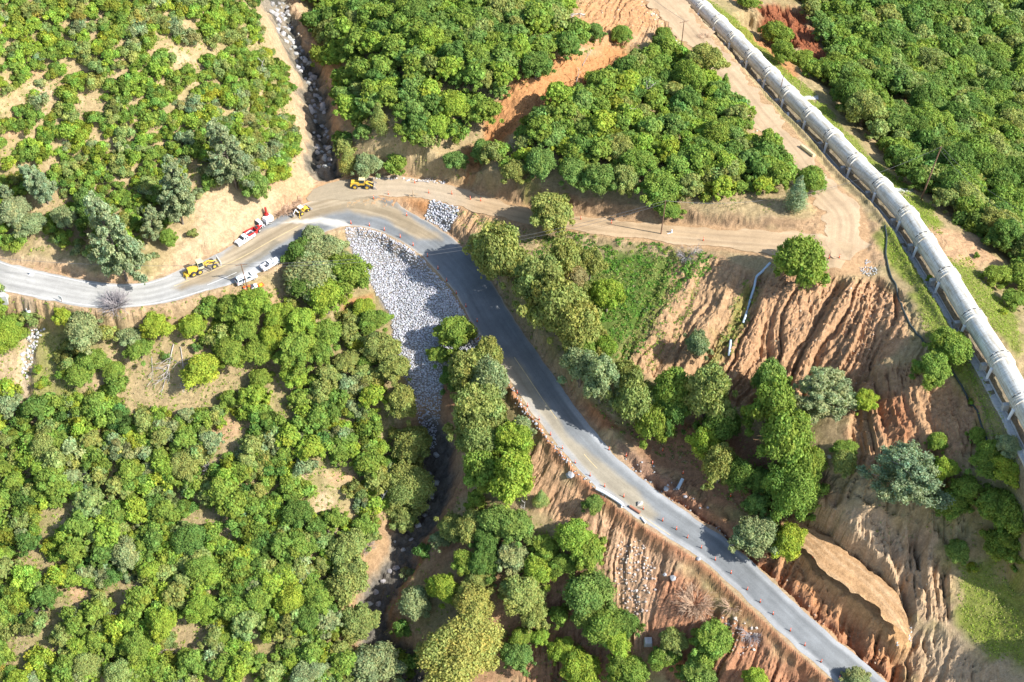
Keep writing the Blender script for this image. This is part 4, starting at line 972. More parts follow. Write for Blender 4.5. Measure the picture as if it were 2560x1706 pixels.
print('rest', len(shc)-n_s, len(rest_t)); print('explicit', len(TL_), 'trees', len(treec), 'shrubs', len(shc))
# ------------------------------------------------------------------ rocks
def rock_raw(seed, flatz=0.75):
    rng = np.random.default_rng(seed); p = (1 + 5 ** .5) / 2
    V = np.array([(-1,p,0),(1,p,0),(-1,-p,0),(1,-p,0),(0,-1,p),(0,1,p),(0,-1,-p),(0,1,-p),(p,0,-1),(p,0,1),(-p,0,-1),(-p,0,1)], float)
    V /= np.linalg.norm(V[0]); V *= rng.uniform(0.72, 1.2, (12, 1)); V *= np.array([rng.uniform(.8, 1.25), rng.uniform(.8, 1.1), flatz])
    F = np.array([(0,11,5),(0,5,1),(0,1,7),(0,7,10),(0,10,11),(1,5,9),(5,11,4),(11,10,2),(10,7,6),(7,1,8),(3,9,4),(3,4,2),(3,2,6),(3,6,8),(3,8,9),(4,9,5),(2,4,11),(6,2,10),(8,6,7),(9,8,1)])
    return V, F
RR_ = [rock_raw(i) for i in range(10)]
def stone_mat(name, k=1.0):
    m, n, b = nmat(name)
    a = n.nodes.new('ShaderNodeAttribute'); a.attribute_name = 'tone'
    oi = n.nodes.new('ShaderNodeObjectInfo')
    co = n.nodes.new('ShaderNodeTexCoord').outputs['Object']
    c = mulc(n, mulc(n, a.outputs['Color'], oi.outputs['Color']), ramp(n, noise(n, 3.5, 4, .6, co), [(.3, (.8, .8, .8)), (.7, (1.15, 1.15, 1.15))]))
    n.links.new(c, b.inputs['Base Color']); b.inputs['Roughness'].default_value = 0.9
    return m
M_STONE = stone_mat('quarry_stone')
RMESH = [np_mesh('rock', V, F, [M_STONE], np.full((12, 3), 1.0)) for V, F in RR_]
def rocks(name, polys, sp, r0, r1, col, label, cat='rocks', n_ind=0, ind_label=None, group=None, lift=0.12, dens=1.0, seed=1, gap=0.3):
    rng = np.random.default_rng(seed); pts = []
    for pl in polys:
        P = gpoly(pl); x0, y0 = P.min(0); x1, y1 = P.max(0)
        gx, gy = np.meshgrid(np.arange(x0, x1, sp), np.arange(y0, y1, sp))
        x = (gx + rng.uniform(-.5, .5, gx.shape) * sp).ravel(); y = (gy + rng.uniform(-.5, .5, gx.shape) * sp).ravel()
        ok = (inpoly(P, x + .8 * fbm(x / 2, y / 2, 60, 3), y) > 0) & (rng.random(len(x)) < dens) & (bil(GX, GY, np.minimum(mroad, 50), x, y) > gap)
        pts += list(zip(x[ok], y[ok]))
    if not pts: print('NO ROCKS', name, polys[0][0]); return 0
    pts = np.array(pts); r = rng.uniform(r0, r1, len(pts)) * np.where(rng.random(len(pts)) < .08, 1.35, 1)
    z = H(pts[:, 0], pts[:, 1])
    big = set(np.argsort(-r)[:n_ind].tolist())
    Vs, Fs, Ts, o = [], [], [], 0
    for i in range(len(pts)):
        t = col * rng.uniform(0.78, 1.2) if False else np.array(col) * rng.uniform(0.7, 1.22) * (1 + rng.normal(size=3) * .02)
        k = rng.integers(0, 10); th = rng.uniform(0, 6.28, 3)
        if i in big:
            o_ = bpy.data.objects.new('boulder' if cat == 'boulder' else 'rock', RMESH[k]); o_.location = (pts[i, 0], pts[i, 1], z[i] + lift); o_.rotation_euler = th; o_.scale = (r[i],) * 3
            o_.color = (*t, 1); link(o_); tag(o_, ind_label, 'rock', group); continue
        M = np.array(Matrix.Rotation(th[0], 3, 'X') @ Matrix.Rotation(th[2], 3, 'Z'))
        V, F = RR_[k]
        Vs.append(V @ M.T * r[i] + (pts[i, 0], pts[i, 1], z[i] + lift)); Fs.append(F + o); o += 12; Ts.append(np.repeat(t[None], 12, 0))
    me = np_mesh(name, np.vstack(Vs), np.vstack(Fs), [M_STONE], np.vstack(Ts))
    tag(link(bpy.data.objects.new(name, me)), label, cat, None, 'stuff')
    return len(pts)
FILL = [(866,562),(930,572),(978,592),(1020,618),(1062,652),(1100,700),(1138,748),(1165,785),(1200,838),(1222,872),(1180,880),(1130,900),(1108,960),(1104,1010),(1092,1080),(1082,1130),(1068,1118),(1048,1060),(1030,1010),(1018,950),(985,870),(978,790),(930,720),(895,655),(868,610)]
nr = rocks('riprap_stone', [FILL], 0.33, 0.14, 0.27, (0.43,0.43,0.445), 'large apron of pale grey quarry stone below the bend of the paved road', 'riprap', 280, 'pale grey quarry stone lying in the large stone apron below the bend', 'larger stones of the stone apron', 0.1, 1.0, 2)
rocks('riprap_stone', [[(1082,491),(1147,492),(1154,507),(1140,550),(1108,590),(1058,560)]], 0.42, 0.2, 0.34, (0.43,0.435,0.45), 'small square patch of pale grey quarry stone between the dirt road and the bend', 'riprap', seed=3)
rocks('channel_stone', [[(62,792),(102,792),(97,850),(78,915),(64,960),(56,930),(66,850)]], 0.6, 0.25, 0.45, (0.50,0.48,0.45), 'pale stones lining the narrow channel below the road on the far left', 'stones', seed=4)
rocks('stream_boulders', [[(690,-20),(720,20),(760,120),(800,200),(815,300),(830,420),(800,430),(780,330),(770,240),(735,140),(700,90),(675,20)]], 1.3, 0.35, 0.95, (0.36,0.35,0.33), 'grey boulders and bedrock in the stream bed above the road', 'boulders', lift=0.0, dens=.8, seed=5)
rocks('ravine_boulders', [[(1072,1120),(1100,1130),(1100,1230),(1060,1300),(1000,1400),(940,1560),(900,1560),(920,1460),(990,1350),(1060,1240)]], 1.7, 0.3, 0.9, (0.33,0.32,0.31), 'dark boulders in the bed of the ravine below the stone apron', 'boulders', lift=0.0, dens=.6, seed=6)
rocks('slide_rubble', [[(1540,1350),(1600,1350),(1640,1420),(1640,1500),(1590,1560),(1540,1480)],[(1820,1530),(1900,1560),(1900,1620),(1830,1640),(1790,1560)]], 0.65, 0.12, 0.36, (0.46,0.39,0.33), 'loose rock rubble on the eroded bank below the paved road', 'rubble', dens=.6, seed=7)
rocks('ditch_rubble', [[(1550,1140),(1640,1170),(1760,1270),(1860,1350),(1840,1380),(1700,1290),(1580,1190)]], 1.1, 0.12, 0.34, (0.33,0.32,0.31), 'grey rubble along the right side of the shaded road', 'rubble', dens=.5, seed=8)
rocks('bench_rubble', [[(2235,1580),(2275,1570),(2280,1600),(2245,1620)]], 0.5, 0.2, 0.36, (0.45,0.42,0.38), 'small pile of pale rocks at the lower end of the excavated bench', 'rock pile', seed=9)
rocks('roadside_stone', [[(930,446),(1000,449),(1110,455),(1110,462),(1000,456),(930,453)]], 0.6, 0.2, 0.34, (0.5,0.48,0.46), 'thin row of pale stones along the uphill edge of the dirt road behind the wheel loader', 'stones', seed=10, gap=-1.2)
rocks('gravel_heap', [[(2143,672),(2190,668),(2188,690),(2165,694),(2145,684)],[(2160,650),(2180,655),(2176,668),(2158,662)]], 0.35, 0.1, 0.2, (0.47,0.47,0.46), 'small heap of grey gravel on the dirt landing', 'gravel', gap=-9, lift=0.1, dens=.7, seed=11)
rocks('margin_stone', [[(1255,935),(1285,960),(1330,1040),(1400,1110),(1440,1165),(1425,1165),(1380,1120),(1310,1040),(1262,960)],[(1440,1165),(1510,1222),(1590,1275),(1585,1285),(1500,1240),(1430,1180)]], 0.55, 0.12, 0.28, (0.36,0.37,0.38), 'dark grey crushed stone spilling over the left edge of the paved road', 'crushed stone', dens=.7, seed=12)
rocks('trackside_rubble', [[(1600,-20),(1680,60),(1740,130),(1860,260),(1900,330),(1870,330),(1800,240),(1700,130),(1560,-20)]], 1.3, 0.12, 0.4, (0.48,0.41,0.33), 'pale rubble along the edge of the dirt track near the top', 'rubble', dens=.45, seed=13)
rocks('loose_stones', [[(1440,-20),(1640,-20),(1640,110),(1450,110)],[(1900,690),(2260,720),(2200,1000),(1900,1000)],[(1870,1360),(2240,1620),(2200,1690),(1930,1500)],[(2050,1290),(2390,1400),(2300,1560),(2100,1430)],[(2260,1590),(2500,1640),(2500,1706),(2250,1706)],[(480,480),(560,480),(520,600),(440,640)]], 1.5, 0.06, 0.26, (0.45,0.34,0.24), 'small loose stones scattered over the bare slopes', 'stones', lift=0.02, dens=.4, seed=14)
for px, py, r, lab in [(1425,1190,0.95,'grey boulder on the gullied bank just left of the paved road'),(1662,1440,0.5,'smaller of two blue grey boulders on the red bank below the road'),(1682,1448,0.8,'larger of two blue grey boulders on the red bank below the road'),
        (1600,1262,0.7,'pale boulder by the end of the white culvert pipe'),(1183,888,0.45,'single pale boulder at the right corner of the stone apron'),(1665,1224,0.55,'grey boulder in the shaded ditch right of the road'),(2072,1146,0.6,'pale boulder at the foot of the grey pine'),(1745,1400,0.5,'dark boulder under the shaded edge of the road')]:
    P = at1(px, py); o = bpy.data.objects.new('boulder', RMESH[int(px) % 10]); o.location = P + Vector((0, 0, r * .3)); o.scale = (r, r, r); o.rotation_euler = (.3, .2, px); o.color = (.33, .33, .33, 1) if 'pale' not in lab else (.46, .42, .36, 1)
    link(o); tag(o, lab, 'boulder')

# ------------------------------------------------------------------ ground growth: tufts of leaves
def tufts(name, polys, n, r, col, label, cat, k=7, leaf=0.5, hgt=0.5, seed=1, gap=0.4, nz=None):
    rng = np.random.default_rng(seed); X, Y = [], []
    for pl in polys:
        P = gpoly(pl); x0, y0 = P.min(0); x1, y1 = P.max(0); m = int(n * (x1 - x0) * (y1 - y0))
        x = rng.uniform(x0, x1, m); y = rng.uniform(y0, y1, m)
        ok = (inpoly(P, x + 1.5 * fbm(x / 3, y / 3, seed, 3), y + 1.5 * fbm(x / 3, y / 3, seed + 5, 3)) > 0) & (bil(GX, GY, np.minimum(mroad, 50), x, y) > gap) & (bil(GX, GY, np.minimum(TD, 50), x, y) > 2.9)
        if nz is not None: ok &= fbm(x / nz[0], y / nz[0], seed + 40, 3) > nz[1]
        X.append(x[ok]); Y.append(y[ok])
    X = np.concatenate(X); Y = np.concatenate(Y); Z = H(X, Y); N = len(X)
    s = rng.uniform(r[0], r[1], N); ci = np.repeat(np.arange(N), k); M = N * k
    d = rng.normal(size=(M, 3)); d[:, 2] = np.abs(d[:, 2]); d /= np.linalg.norm(d, axis=1)[:, None]
    C = np.stack([X, Y, Z], 1)[ci] + d * (s[ci] * rng.uniform(.4, 1, M))[:, None] * np.array([1, 1, hgt])
    nn = d + rng.normal(size=(M, 3)) * .6; nn[:, 2] += .4; nn /= np.linalg.norm(nn, axis=1)[:, None]
    a = np.cross(nn, rng.normal(size=(M, 3))); a /= np.linalg.norm(a, axis=1)[:, None]; b = np.cross(nn, a)
    q = (s[ci] * leaf * rng.uniform(.5, 1.2, M))[:, None]; q2 = q * rng.uniform(.4, .8, M)[:, None]
    V = np.stack([C - a * q, C - b * q2, C + a * q, C + b * q2], 1).reshape(-1, 3)
    cols = np.array([LEAFC[c] if isinstance(c, str) else c for c in col])
    ti = np.clip(((fbm(X / 6, Y / 6, seed + 77, 2) * .8 + .5 + rng.normal(size=N) * .25) * len(cols)).astype(int), 0, len(cols) - 1)
    T = cols[ti][ci] * rng.uniform(.75, 1.2, M)[:, None]
    me = np_mesh(name, V, np.arange(M * 4).reshape(-1, 4), [M_LEAF], np.repeat(T, 4, 0))
    tag(link(bpy.data.objects.new(name, me)), label, cat, None, 'stuff')
    return N
DRYC = (0.40, 0.33, 0.19); STRAW = (0.46, 0.40, 0.24)
c1 = tufts('undergrowth', [Z[0] for Z in ZONES[:2]], 1.5, (0.14, 0.52), ['pale', 'bright', DRYC, 'olive', 'bright', 'lime', 'mid', (0.34,0.36,0.13)], 'low scrub and seedlings between the bushes on the hillsides', 'undergrowth', 10, .42, .7, 501)
c2 = tufts('undergrowth', [Z[0] for Z in ZONES[2:4]] + [Z[0] for Z in ZONES[5:9]], 0.6, (0.15, 0.5), ['olive', DRYC, 'mid', 'mid', 'grey', 'bright'], 'low growth on the ground under the oaks', 'undergrowth', 9, .42, .6, 502)
GP = [[(1755,-10),(1800,20),(1880,90),(1960,170),(2040,240),(2010,250),(1940,190),(1850,100),(1770,20)],[(2010,250),(2060,260),(2150,370),(2260,460),(2330,520),(2360,600),(2300,560),(2200,450),(2080,330)],
      [(2360,650),(2420,640),(2460,700),(2540,800),(2560,900),(2480,820),(2400,700)],[(2200,570),(2250,610),(2330,700),(2420,840),(2500,960),(2560,1080),(2560,1180),(2480,1100),(2420,980),(2380,920),(2310,840),(2290,720),(2210,640)],
      [(2392,1405),(2450,1395),(2620,1390),(2620,1700),(2480,1640),(2405,1570)],[(1640,90),(1710,100),(1730,150),(1690,190),(1640,150)]]
c3 = tufts('grass', GP, 10.0, (0.10, 0.34), [(0.32,0.42,0.06), (0.37,0.44,0.08), (0.27,0.38,0.05), (0.40,0.38,0.14), (0.33,0.42,0.07)], 'short fresh grass beside the penstock and on the meadow at lower right', 'grass', 5, .5, .8, 503)
c4 = tufts('ground_cover', [[(1430,680),(1330,640),(1360,590),(1470,585),(1560,600),(1640,610),(1800,650),(1720,700),(1650,780),(1600,880),(1500,920),(1440,800)]], 3.2, (0.25, 0.75), [(0.13,0.27,0.04), (0.16,0.30,0.045), (0.11,0.24,0.04), 'olive'], 'thick bright green ground cover on the bank below the dirt road', 'ground cover', 12, .38, .6, 504, nz=(5, -0.35))
c5 = tufts('gully_growth', [[(1790,860),(1860,700),(1910,700),(1880,800),(1820,940),(1770,980)],[(1560,680),(1720,660),(1660,850),(1560,950),(1460,930),(1440,860)],[(1700,700),(1760,660),(1720,820),(1640,940),(1610,920)],[(1130,525),(1250,540),(1320,580),(1220,620),(1160,600)],[(1290,600),(1460,570),(1460,640),(1300,640)]],
            5.0, (0.12, 0.45), ['mid', (0.18,0.30,0.05), 'olive', 'grey', 'bright'], 'green growth clinging to the ribs between the erosion gullies', 'growth', 8, .42, .6, 505, nz=(2.5, -0.15))
c6 = tufts('dry_grass', [[(230,930),(420,860),(620,930),(560,1010),(430,1080),(300,1020)],[(480,470),(640,480),(560,560),(420,660),(450,560)],[(70,800),(200,800),(230,900),(170,1000),(80,1000)],[(0,640),(250,690),(420,700),(430,730),(100,690)],[(150,440),(230,420),(260,480),(170,520)],[(430,740),(620,740),(600,790),(430,790)]],
            5.5, (0.06, 0.22), [STRAW, DRYC, (0.36,0.37,0.15), STRAW, (0.28,0.33,0.1)], 'dry straw coloured grass in the clearings and on the road bank', 'grass', 4, .5, .6, 506)
c7 = tufts('small_bushes', [[(740,1150),(880,1150),(880,1300),(760,1290)],[(1500,600),(1720,630),(1500,900)],[(1460,80),(1640,90),(1600,120),(1460,130)],[(2240,600),(2420,900),(2300,840)]], 0.12, (0.4, 0.8), ['mid', 'bright', 'olive'], 'small round bushes dotted over sandy ground', 'bushes', 60, .22, .8, 507)
c8 = tufts('undergrowth', [[(1140,590),(1240,640),(1400,860),(1560,1020),(1700,1120),(1680,1150),(1540,1080),(1400,1000),(1290,880),(1180,700)],[(1150,900),(1230,950),(1300,1130),(1250,1300),(1150,1180)],[(1600,1010),(1900,1120),(1950,1290),(1850,1290)]], 2.2, (0.15, 0.5), ['dark', 'mid', 'olive', DRYC, 'dark'], 'low green growth on the shaded bank beside the paved road', 'undergrowth', 9, .42, .6, 508, nz=(4, -0.25))
c9 = tufts('undergrowth', [[(860,430),(1100,420),(1400,480),(1850,530),(1950,540),(1950,500),(1850,490),(1400,440),(1100,380),(860,380)],[(1620,100),(1680,110),(1760,220),(1860,330),(1970,440),(1990,520),(1930,500),(1840,340),(1740,230)],[(1440,-30),(1500,-30),(1480,110),(1430,130)],[(2110,1290),(2400,1200),(2480,1330),(2400,1400)],[(1300,1320),(1480,1300),(1560,1560),(1640,1700),(1300,1700)]], 1.2, (0.1, 0.4), ['olive', DRYC, 'mid', DRYC, 'grey'], 'sparse dry growth on the cut banks', 'undergrowth', 7, .42, .6, 509, nz=(4, -0.1))
print('rocks', nr, 'tufts', c1, c2, c3, c4, c5, c6, c7)
# ------------------------------------------------------------------ small shape builder for made things
class MB:
    def __init__(s): s.V = []; s.F = []; s.M = []
    def add(s, V, F, m=0):
        o = len(s.V); s.V += [tuple(v) for v in V]; s.F += [tuple(i + o for i in f) for f in F]; s.M += [m] * len(F); return s
    def fr(s, x0, x1, y0, y1, z0, z1, a=0, b=0, c=0, m=0, rot=None, loc=(0, 0, 0)):
        """block with its top drawn in: a at the x0 end, b at the x1 end, c at the sides"""
        V = [(x0, y0, z0), (x1, y0, z0), (x1, y1, z0), (x0, y1, z0), (x0 + a, y0 + c, z1), (x1 - b, y0 + c, z1), (x1 - b, y1 - c, z1), (x0 + a, y1 - c, z1)]
        if rot is not None: V = [tuple(rot @ Vector(v) + Vector(loc)) for v in V]
        return s.add(V, [(3, 2, 1, 0), (4, 5, 6, 7), (0, 1, 5, 4), (1, 2, 6, 5), (2, 3, 7, 6), (3, 0, 4, 7)], m)
    def cyl(s, p, q, r, r2=None, n=12, m=0, cap=True):
        p = Vector(p); q = Vector(q); d = (q - p).normalized(); u = d.orthogonal().normalized(); w = d.cross(u); r2 = r if r2 is None else r2
        V = [p + (u * math.cos(t) + w * math.sin(t)) * r for t in [2 * math.pi * i / n for i in range(n)]] + [q + (u * math.cos(t) + w * math.sin(t)) * r2 for t in [2 * math.pi * i / n for i in range(n)]]
        F = [(i, (i + 1) % n, n + (i + 1) % n, n + i) for i in range(n)]
        if cap: F += [tuple(range(n))[::-1], tuple(range(n, 2 * n))]
        return s.add(V, F, m)
    def build(s, name, mats, parent=None, bevel=0.0, smooth=False, loc=None):
        me = bpy.data.meshes.new(name); me.from_pydata(s.V, [], s.F); me.update()
        mats = mats if isinstance(mats, (list, tuple)) else [mats]
        for m in mats: me.materials.append(m)
        me.polygons.foreach_set('material_index', s.M)
        if smooth: me.polygons.foreach_set('use_smooth', [True] * len(s.F))
        o = bpy.data.objects.new(name, me); link(o, parent)
        if loc: o.location = loc
        if bevel:
            b = o.modifiers.new('bevel', 'BEVEL'); b.width = bevel; b.segments = 2; b.limit_method = 'ANGLE'
        return o
def thing(name, label, cat, P, rz=0.0, sc=1.0, group=None, tilt=None):
    o = bpy.data.objects.new(name, None); o.location = P; o.rotation_euler = (tilt or 0, 0, rz) if not isinstance(tilt, tuple) else (*tilt, rz); o.scale = (sc,) * 3
    link(o); return tag(o, label, cat, group)
WHITE = flat('white_paint', (0.78, 0.79, 0.80), 0.35, var=0.05); GLASS = flat('dark_glass', (0.03, 0.045, 0.055), 0.12, var=0.05)
RUBBER = flat('tyre_rubber', (0.05, 0.05, 0.05), 0.85); YELLOW = flat('machine_yellow', (0.62, 0.40, 0.05), 0.5, var=0.15, scale=5); CREAM = flat('machine_cream', (0.66, 0.56, 0.30), 0.5)
DARK = flat('dark_steel', (0.06, 0.06, 0.065), 0.6, var=0.3); STEEL = flat('worn_steel', (0.34, 0.31, 0.28), 0.5, 0.3, var=0.3); REDP = flat('red_paint', (0.50, 0.035, 0.03), 0.45); RIM = flat('pale_rim', (0.5, 0.48, 0.42), 0.5)
ORANGEP = flat('orange_plastic', (0.85, 0.13, 0.03), 0.5, var=0.05); CONC = flat('concrete', (0.42, 0.41, 0.385), 0.9, var=0.2, scale=1.5, bump=0.2); WOOD = flat('pole_wood', (0.20, 0.12, 0.075), 0.9, var=0.3, scale=5); PALEWOOD = flat('sawn_wood', (0.45, 0.33, 0.2), 0.85, var=0.2)
TAIL = flat('tail_lamp_red', (0.35, 0.02, 0.02), 0.3); LAMP = flat('lamp_glass', (0.6, 0.62, 0.62), 0.15); PLASTIC = flat('white_pipe_plastic', (0.66, 0.66, 0.67), 0.5, var=0.1); BLUEP = flat('blue_grey_pipe', (0.42, 0.50, 0.56), 0.5, var=0.12); BLACKP = flat('black_hose', (0.045, 0.055, 0.05), 0.55)
# ------------------------------------------------------------------ penstock
def pen_mat():
    m, n, b = nmat('penstock_paint')
    a = n.nodes.new('ShaderNodeAttribute'); a.attribute_name = 'run'
    sx = n.nodes.new('ShaderNodeSeparateXYZ'); n.links.new(a.outputs['Vector'], sx.inputs[0])
    mp = n.nodes.new('ShaderNodeMapping'); mp.inputs['Scale'].default_value = (0.5, 0.5, 5.0); n.links.new(a.outputs['Vector'], mp.inputs['Vector'])
    c1 = ramp(n, noise(n, 1.0, 5, 0.7, mp.outputs[0]), [(0.28, (0.42, 0.38, 0.31)), (0.5, (0.60, 0.58, 0.52)), (0.75, (0.74, 0.73, 0.69))])
    mp2 = n.nodes.new('ShaderNodeMapping'); mp2.inputs['Scale'].default_value = (2.2, 2.2, 0.25); n.links.new(a.outputs['Vector'], mp2.inputs['Vector'])
    c2 = ramp(n, noise(n, 1.0, 5, 0.7, mp2.outputs[0]), [(0.36, (0.66, 0.60, 0.50)), (0.56, (1.04, 1.04, 1.03))])
    w = n.nodes.new('ShaderNodeMath'); w.operation = 'FRACT'; mm = n.nodes.new('ShaderNodeMath'); mm.operation = 'MULTIPLY'; mm.inputs[1].default_value = 1.35
    n.links.new(sx.outputs['Z'], mm.inputs[0]); n.links.new(mm.outputs[0], w.inputs[0])
    c3 = ramp(n, w.outputs[0], [(0.0, (0.86, 0.85, 0.82)), (0.07, (1, 1, 1)), (1.0, (1, 1, 1))])
    n.links.new(mulc(n, mulc(n, c1, c2), c3), b.inputs['Base Color']); b.inputs['Roughness'].default_value = 0.5; b.inputs['Specular IOR Level'].default_value = 0.3
    return m
M_PEN = pen_mat()
def ring_mesh(name, A, B, prof, n=40, mat=M_PEN, v0=0.0):
    """surface of revolution about A->B; prof = list of (distance along, radius)"""
    A = Vector(A); B = Vector(B); d = (B - A).normalized(); u = d.cross(Vector((0, 0, 1))).normalized(); w = u.cross(d)
    V, U = [], []
    for s_, r in prof:
        for i in range(n):
            t = 2 * math.pi * i / n; e = u * math.cos(t) + w * math.sin(t)
            V.append(tuple(A + d * s_ + e * r)); U.append((math.cos(t) * 2, math.sin(t) * 2, v0 + s_))
    F = [(k * n + i, k * n + (i + 1) % n, (k + 1) * n + (i + 1) % n, (k + 1) * n + i) for k in range(len(prof) - 1) for i in range(n)]
    me = np_mesh(name, V, F, [mat], None, True, uv=U)
    return bpy.data.objects.new(name, me), d, u, w
pen = thing('penstock', 'long white steel penstock pipe on saddles running down the ridge at right', 'penstock', Vector(tuple(PAX[0])))
O = Vector(tuple(PAX[0]))
allp = [Vector(tuple(p)) - O for p in PAX]
PEN_T = []
for k in range(len(allp) - 1):
    A, B = allp[k], allp[k + 1]; L_ = (B - A).length
    prof = [(0.0, PR)] + [(L_ * q / 10, PR) for q in range(1, 10)] + [(L_, PR)]
    o, d, u, w = ring_mesh('pipe_section', A, B, prof, v0=k * 9.0); link(o, pen); PEN_T.append(d)
for k in range(1, len(allp) - 1):
    d = (PEN_T[k - 1] + PEN_T[k]).normalized(); c = allp[k]
    u = d.cross(Vector((0, 0, 1))).normalized(); w = u.cross(d)
    A = c - d * 1.25
    q = [(0, PR - .05), (0, PR + .24), (.16, PR + .24), (.16, PR + .13), (.55, PR + .13), (.56, PR + .24), (.72, PR + .24), (.73, PR + .12), (1.1, PR + .12), (1.11, PR + .24), (1.27, PR + .24), (1.28, PR + .13), (1.95, PR + .13), (1.95, PR + .28), (2.15, PR + .28), (2.15, PR - .05)]
    o, *_ = ring_mesh('coupling', A, A + d, q, v0=k * 3.3); link(o, pen)
    for p in o.data.polygons: p.use_smooth = False
    b = MB()                                       # dark slots between the stiffener plates of the two flanges
    for s_ in (0.24, 1.88):
        for t0 in (0.45, 0.95, 1.45, 2.05):
            for i in range(4):
                a0 = t0 + i * 0.075; a1 = a0 + 0.075
                V = []
                for aa in (a0, a1):
                    e = u * math.cos(aa) + w * math.sin(aa)
                    for dd in (-.07, .07): V.append(A + d * (s_ + dd) + e * (PR + 0.13)); V.append(A + d * (s_ + dd) + e * (PR + 0.20))
                b.add(V, [(0, 1, 3, 2), (4, 6, 7, 5), (1, 5, 7, 3), (0, 2, 6, 4)])
    b.build('slot', DARK, o)
    g = O + c; gz = float(H(g.x, g.y)) - O.z
    base = c + d * 0.85
    for sgn in (-1, 1):                            # saddle legs and feet
        top = base + u * sgn * (PR + .12) - w * 0.2
        foot = Vector((base.x, base.y, 0)) + Vector((u.x, u.y, 0)).normalized() * sgn * (PR + .35); foot.z = gz + .25
        MB().cyl(top, foot, 0.34, 0.24, 8).build('saddle_leg', WHITE, pen)
    rot = Matrix.Rotation(math.atan2(d.y, d.x), 3, 'Z')
    for sgn in (-1, 1):
        fx = Vector((base.x, base.y, gz)) + Vector((u.x, u.y, 0)).normalized() * sgn * (PR + .4)
        MB().fr(-.65, .65, -.55, .55, -1.6, .35, .08, .08, .08, rot=rot, loc=fx).build('footing', CONC, pen, 0.04)
        fx = Vector((base.x, base.y, gz)) - Vector((d.x, d.y, 0)).normalized() * 2.6 + Vector((u.x, u.y, 0)).normalized() * sgn * (PR + .1)
        MB().fr(-.5, .5, -.6, .6, -1.6, 1.45, .1, .1, .05, rot=rot, loc=fx).build('pier', CONC, pen, 0.05)
# concrete strip and conduit in the service ditch, left of the penstock
def offset_line(L, dist, k=6):
    T = np.gradient(L[:, :2], axis=0); T /= np.hypot(T[:, 0], T[:, 1])[:, None]
    return np.stack([L[:, 0] + T[:, 1] * dist, L[:, 1] - T[:, 0] * dist], 1)
side = -1 if offset_line(TL, 5)[20, 0] > TL[20, 0] else 1
def strip(name, dist, w, lift, mat, thick=0.2, i0=0, i1=None, seg=None):
    C = offset_line(TL, side * dist)[i0:i1]; A = offset_line(TL, side * (dist - w / 2))[i0:i1]; B_ = offset_line(TL, side * (dist + w / 2))[i0:i1]
    z = H(C[:, 0], C[:, 1]) + lift
    V = []
    for a, b, h in zip(A, B_, z): V += [(a[0], a[1], h), (b[0], b[1], h), (b[0], b[1], h - thick - .3), (a[0], a[1], h - thick - .3)]
    F = []
    for k in range(len(z) - 1):
        o = 4 * k
        for j in range(4): F.append((o + j, o + (j + 1) % 4, o + 4 + (j + 1) % 4, o + 4 + j))
    me = np_mesh(name, V, F, [mat]); return link(bpy.data.objects.new(name, me))
tag(strip('concrete_walkway', 2.75, 1.2, 0.1, CONC), kind='structure')
tag(strip('ditch_curb', 2.0, 0.2, 0.4, CONC), 'low concrete curb running along the left side of the penstock', 'curb')
def pipe_on(pts, r, mat, name, label, cat, lift=None, n=10, dens=6, group=None, sag=False):
    p = np.array(pts, float)
    G = at(p[:, 0], p[:, 1]); C = catmull(G, dens)
    if not sag: C[:, 2] = H(C[:, 0], C[:, 1])
    C[:, 2] += r * 0.85 if lift is None else lift
    V, F = tube(C, np.full(len(C), r), n)
    o = bpy.data.objects.new(name, np_mesh(name, V, F, [mat], None, True)); link(o); return tag(o, label, cat, group)
pipe_on([(2212,566),(2216,600),(2214,640),(2225,690),(2243,740),(2262,790),(2285,830),(2312,862)], 0.2, BLACKP, 'hose', 'long black hose snaking down the edge of the gullies from the dirt landing', 'hose')
pipe_on([(2372,918),(2395,955),(2415,990),(2432,1015),(2450,1055),(2468,1108)], 0.2, BLACKP, 'hose', 'lower black hose emerging below the two round oaks', 'hose')
pipe_on([(1925,660),(1905,680),(1890,697),(1884,725),(1874,755),(1866,785),(1857,812)], 0.26, BLUEP, 'drain_pipe', 'long bent blue grey drain pipe at the top of the gullies', 'pipe', sag=True)
pipe_on([(1826,855),(1822,890)], 0.26, BLUEP, 'drain_pipe', 'short broken pipe piece half buried in a gully below the long blue pipe', 'pipe')
pipe_on([(1792,918),(1778,962)], 0.28, PLASTIC, 'drain_pipe', 'short pale pipe above the dark trees at the foot of the gullies', 'pipe')
pipe_on([(1809,942),(1814,965),(1820,984)], 0.22, BLUEP, 'drain_pipe', 'thin blue pipe end beside the trees at the foot of the gullies', 'pipe')
pipe_on([(1490,1226),(1510,1238),(1535,1252),(1553,1264),(1556,1274)], 0.32, PLASTIC, 'culvert_pipe', 'white culvert pipe exposed along the left edge of the paved road', 'pipe', lift=0.6, sag=True)
pipe_on([(1706,1202),(1692,1226)], 0.34, BLUEP, 'culvert_pipe', 'blue white pipe section lying on the shaded bank right of the road', 'pipe', lift=.3)
pipe_on([(1604,1297),(1614,1310)], 0.2, PLASTIC, 'drain_pipe', 'small curved pipe on the edge of the bank just below the white culvert', 'pipe', lift=.3)
pipe_on([(66,762),(66,782)], 0.5, PLASTIC, 'culvert_pipe', 'pale culvert mouth at the head of the stone lined channel', 'pipe', lift=.5)
def log(p0, p1, r, mat, name, label, cat, lift=0.0, taper=1.0):
    a = at1(*p0, lift + r); b = at1(*p1, lift + r * taper); m = MB(); m.cyl(a, b, r, r * taper, 12); o = m.build(name, mat, None, 0, False); return tag(o, label, cat)
log((2002,371), (2034,395), 0.42, CREAM, 'concrete_beam', 'cream coloured concrete beam lying on the dirt track', 'beam')
a = at1(1969, 288); b = at1(1975, 322)
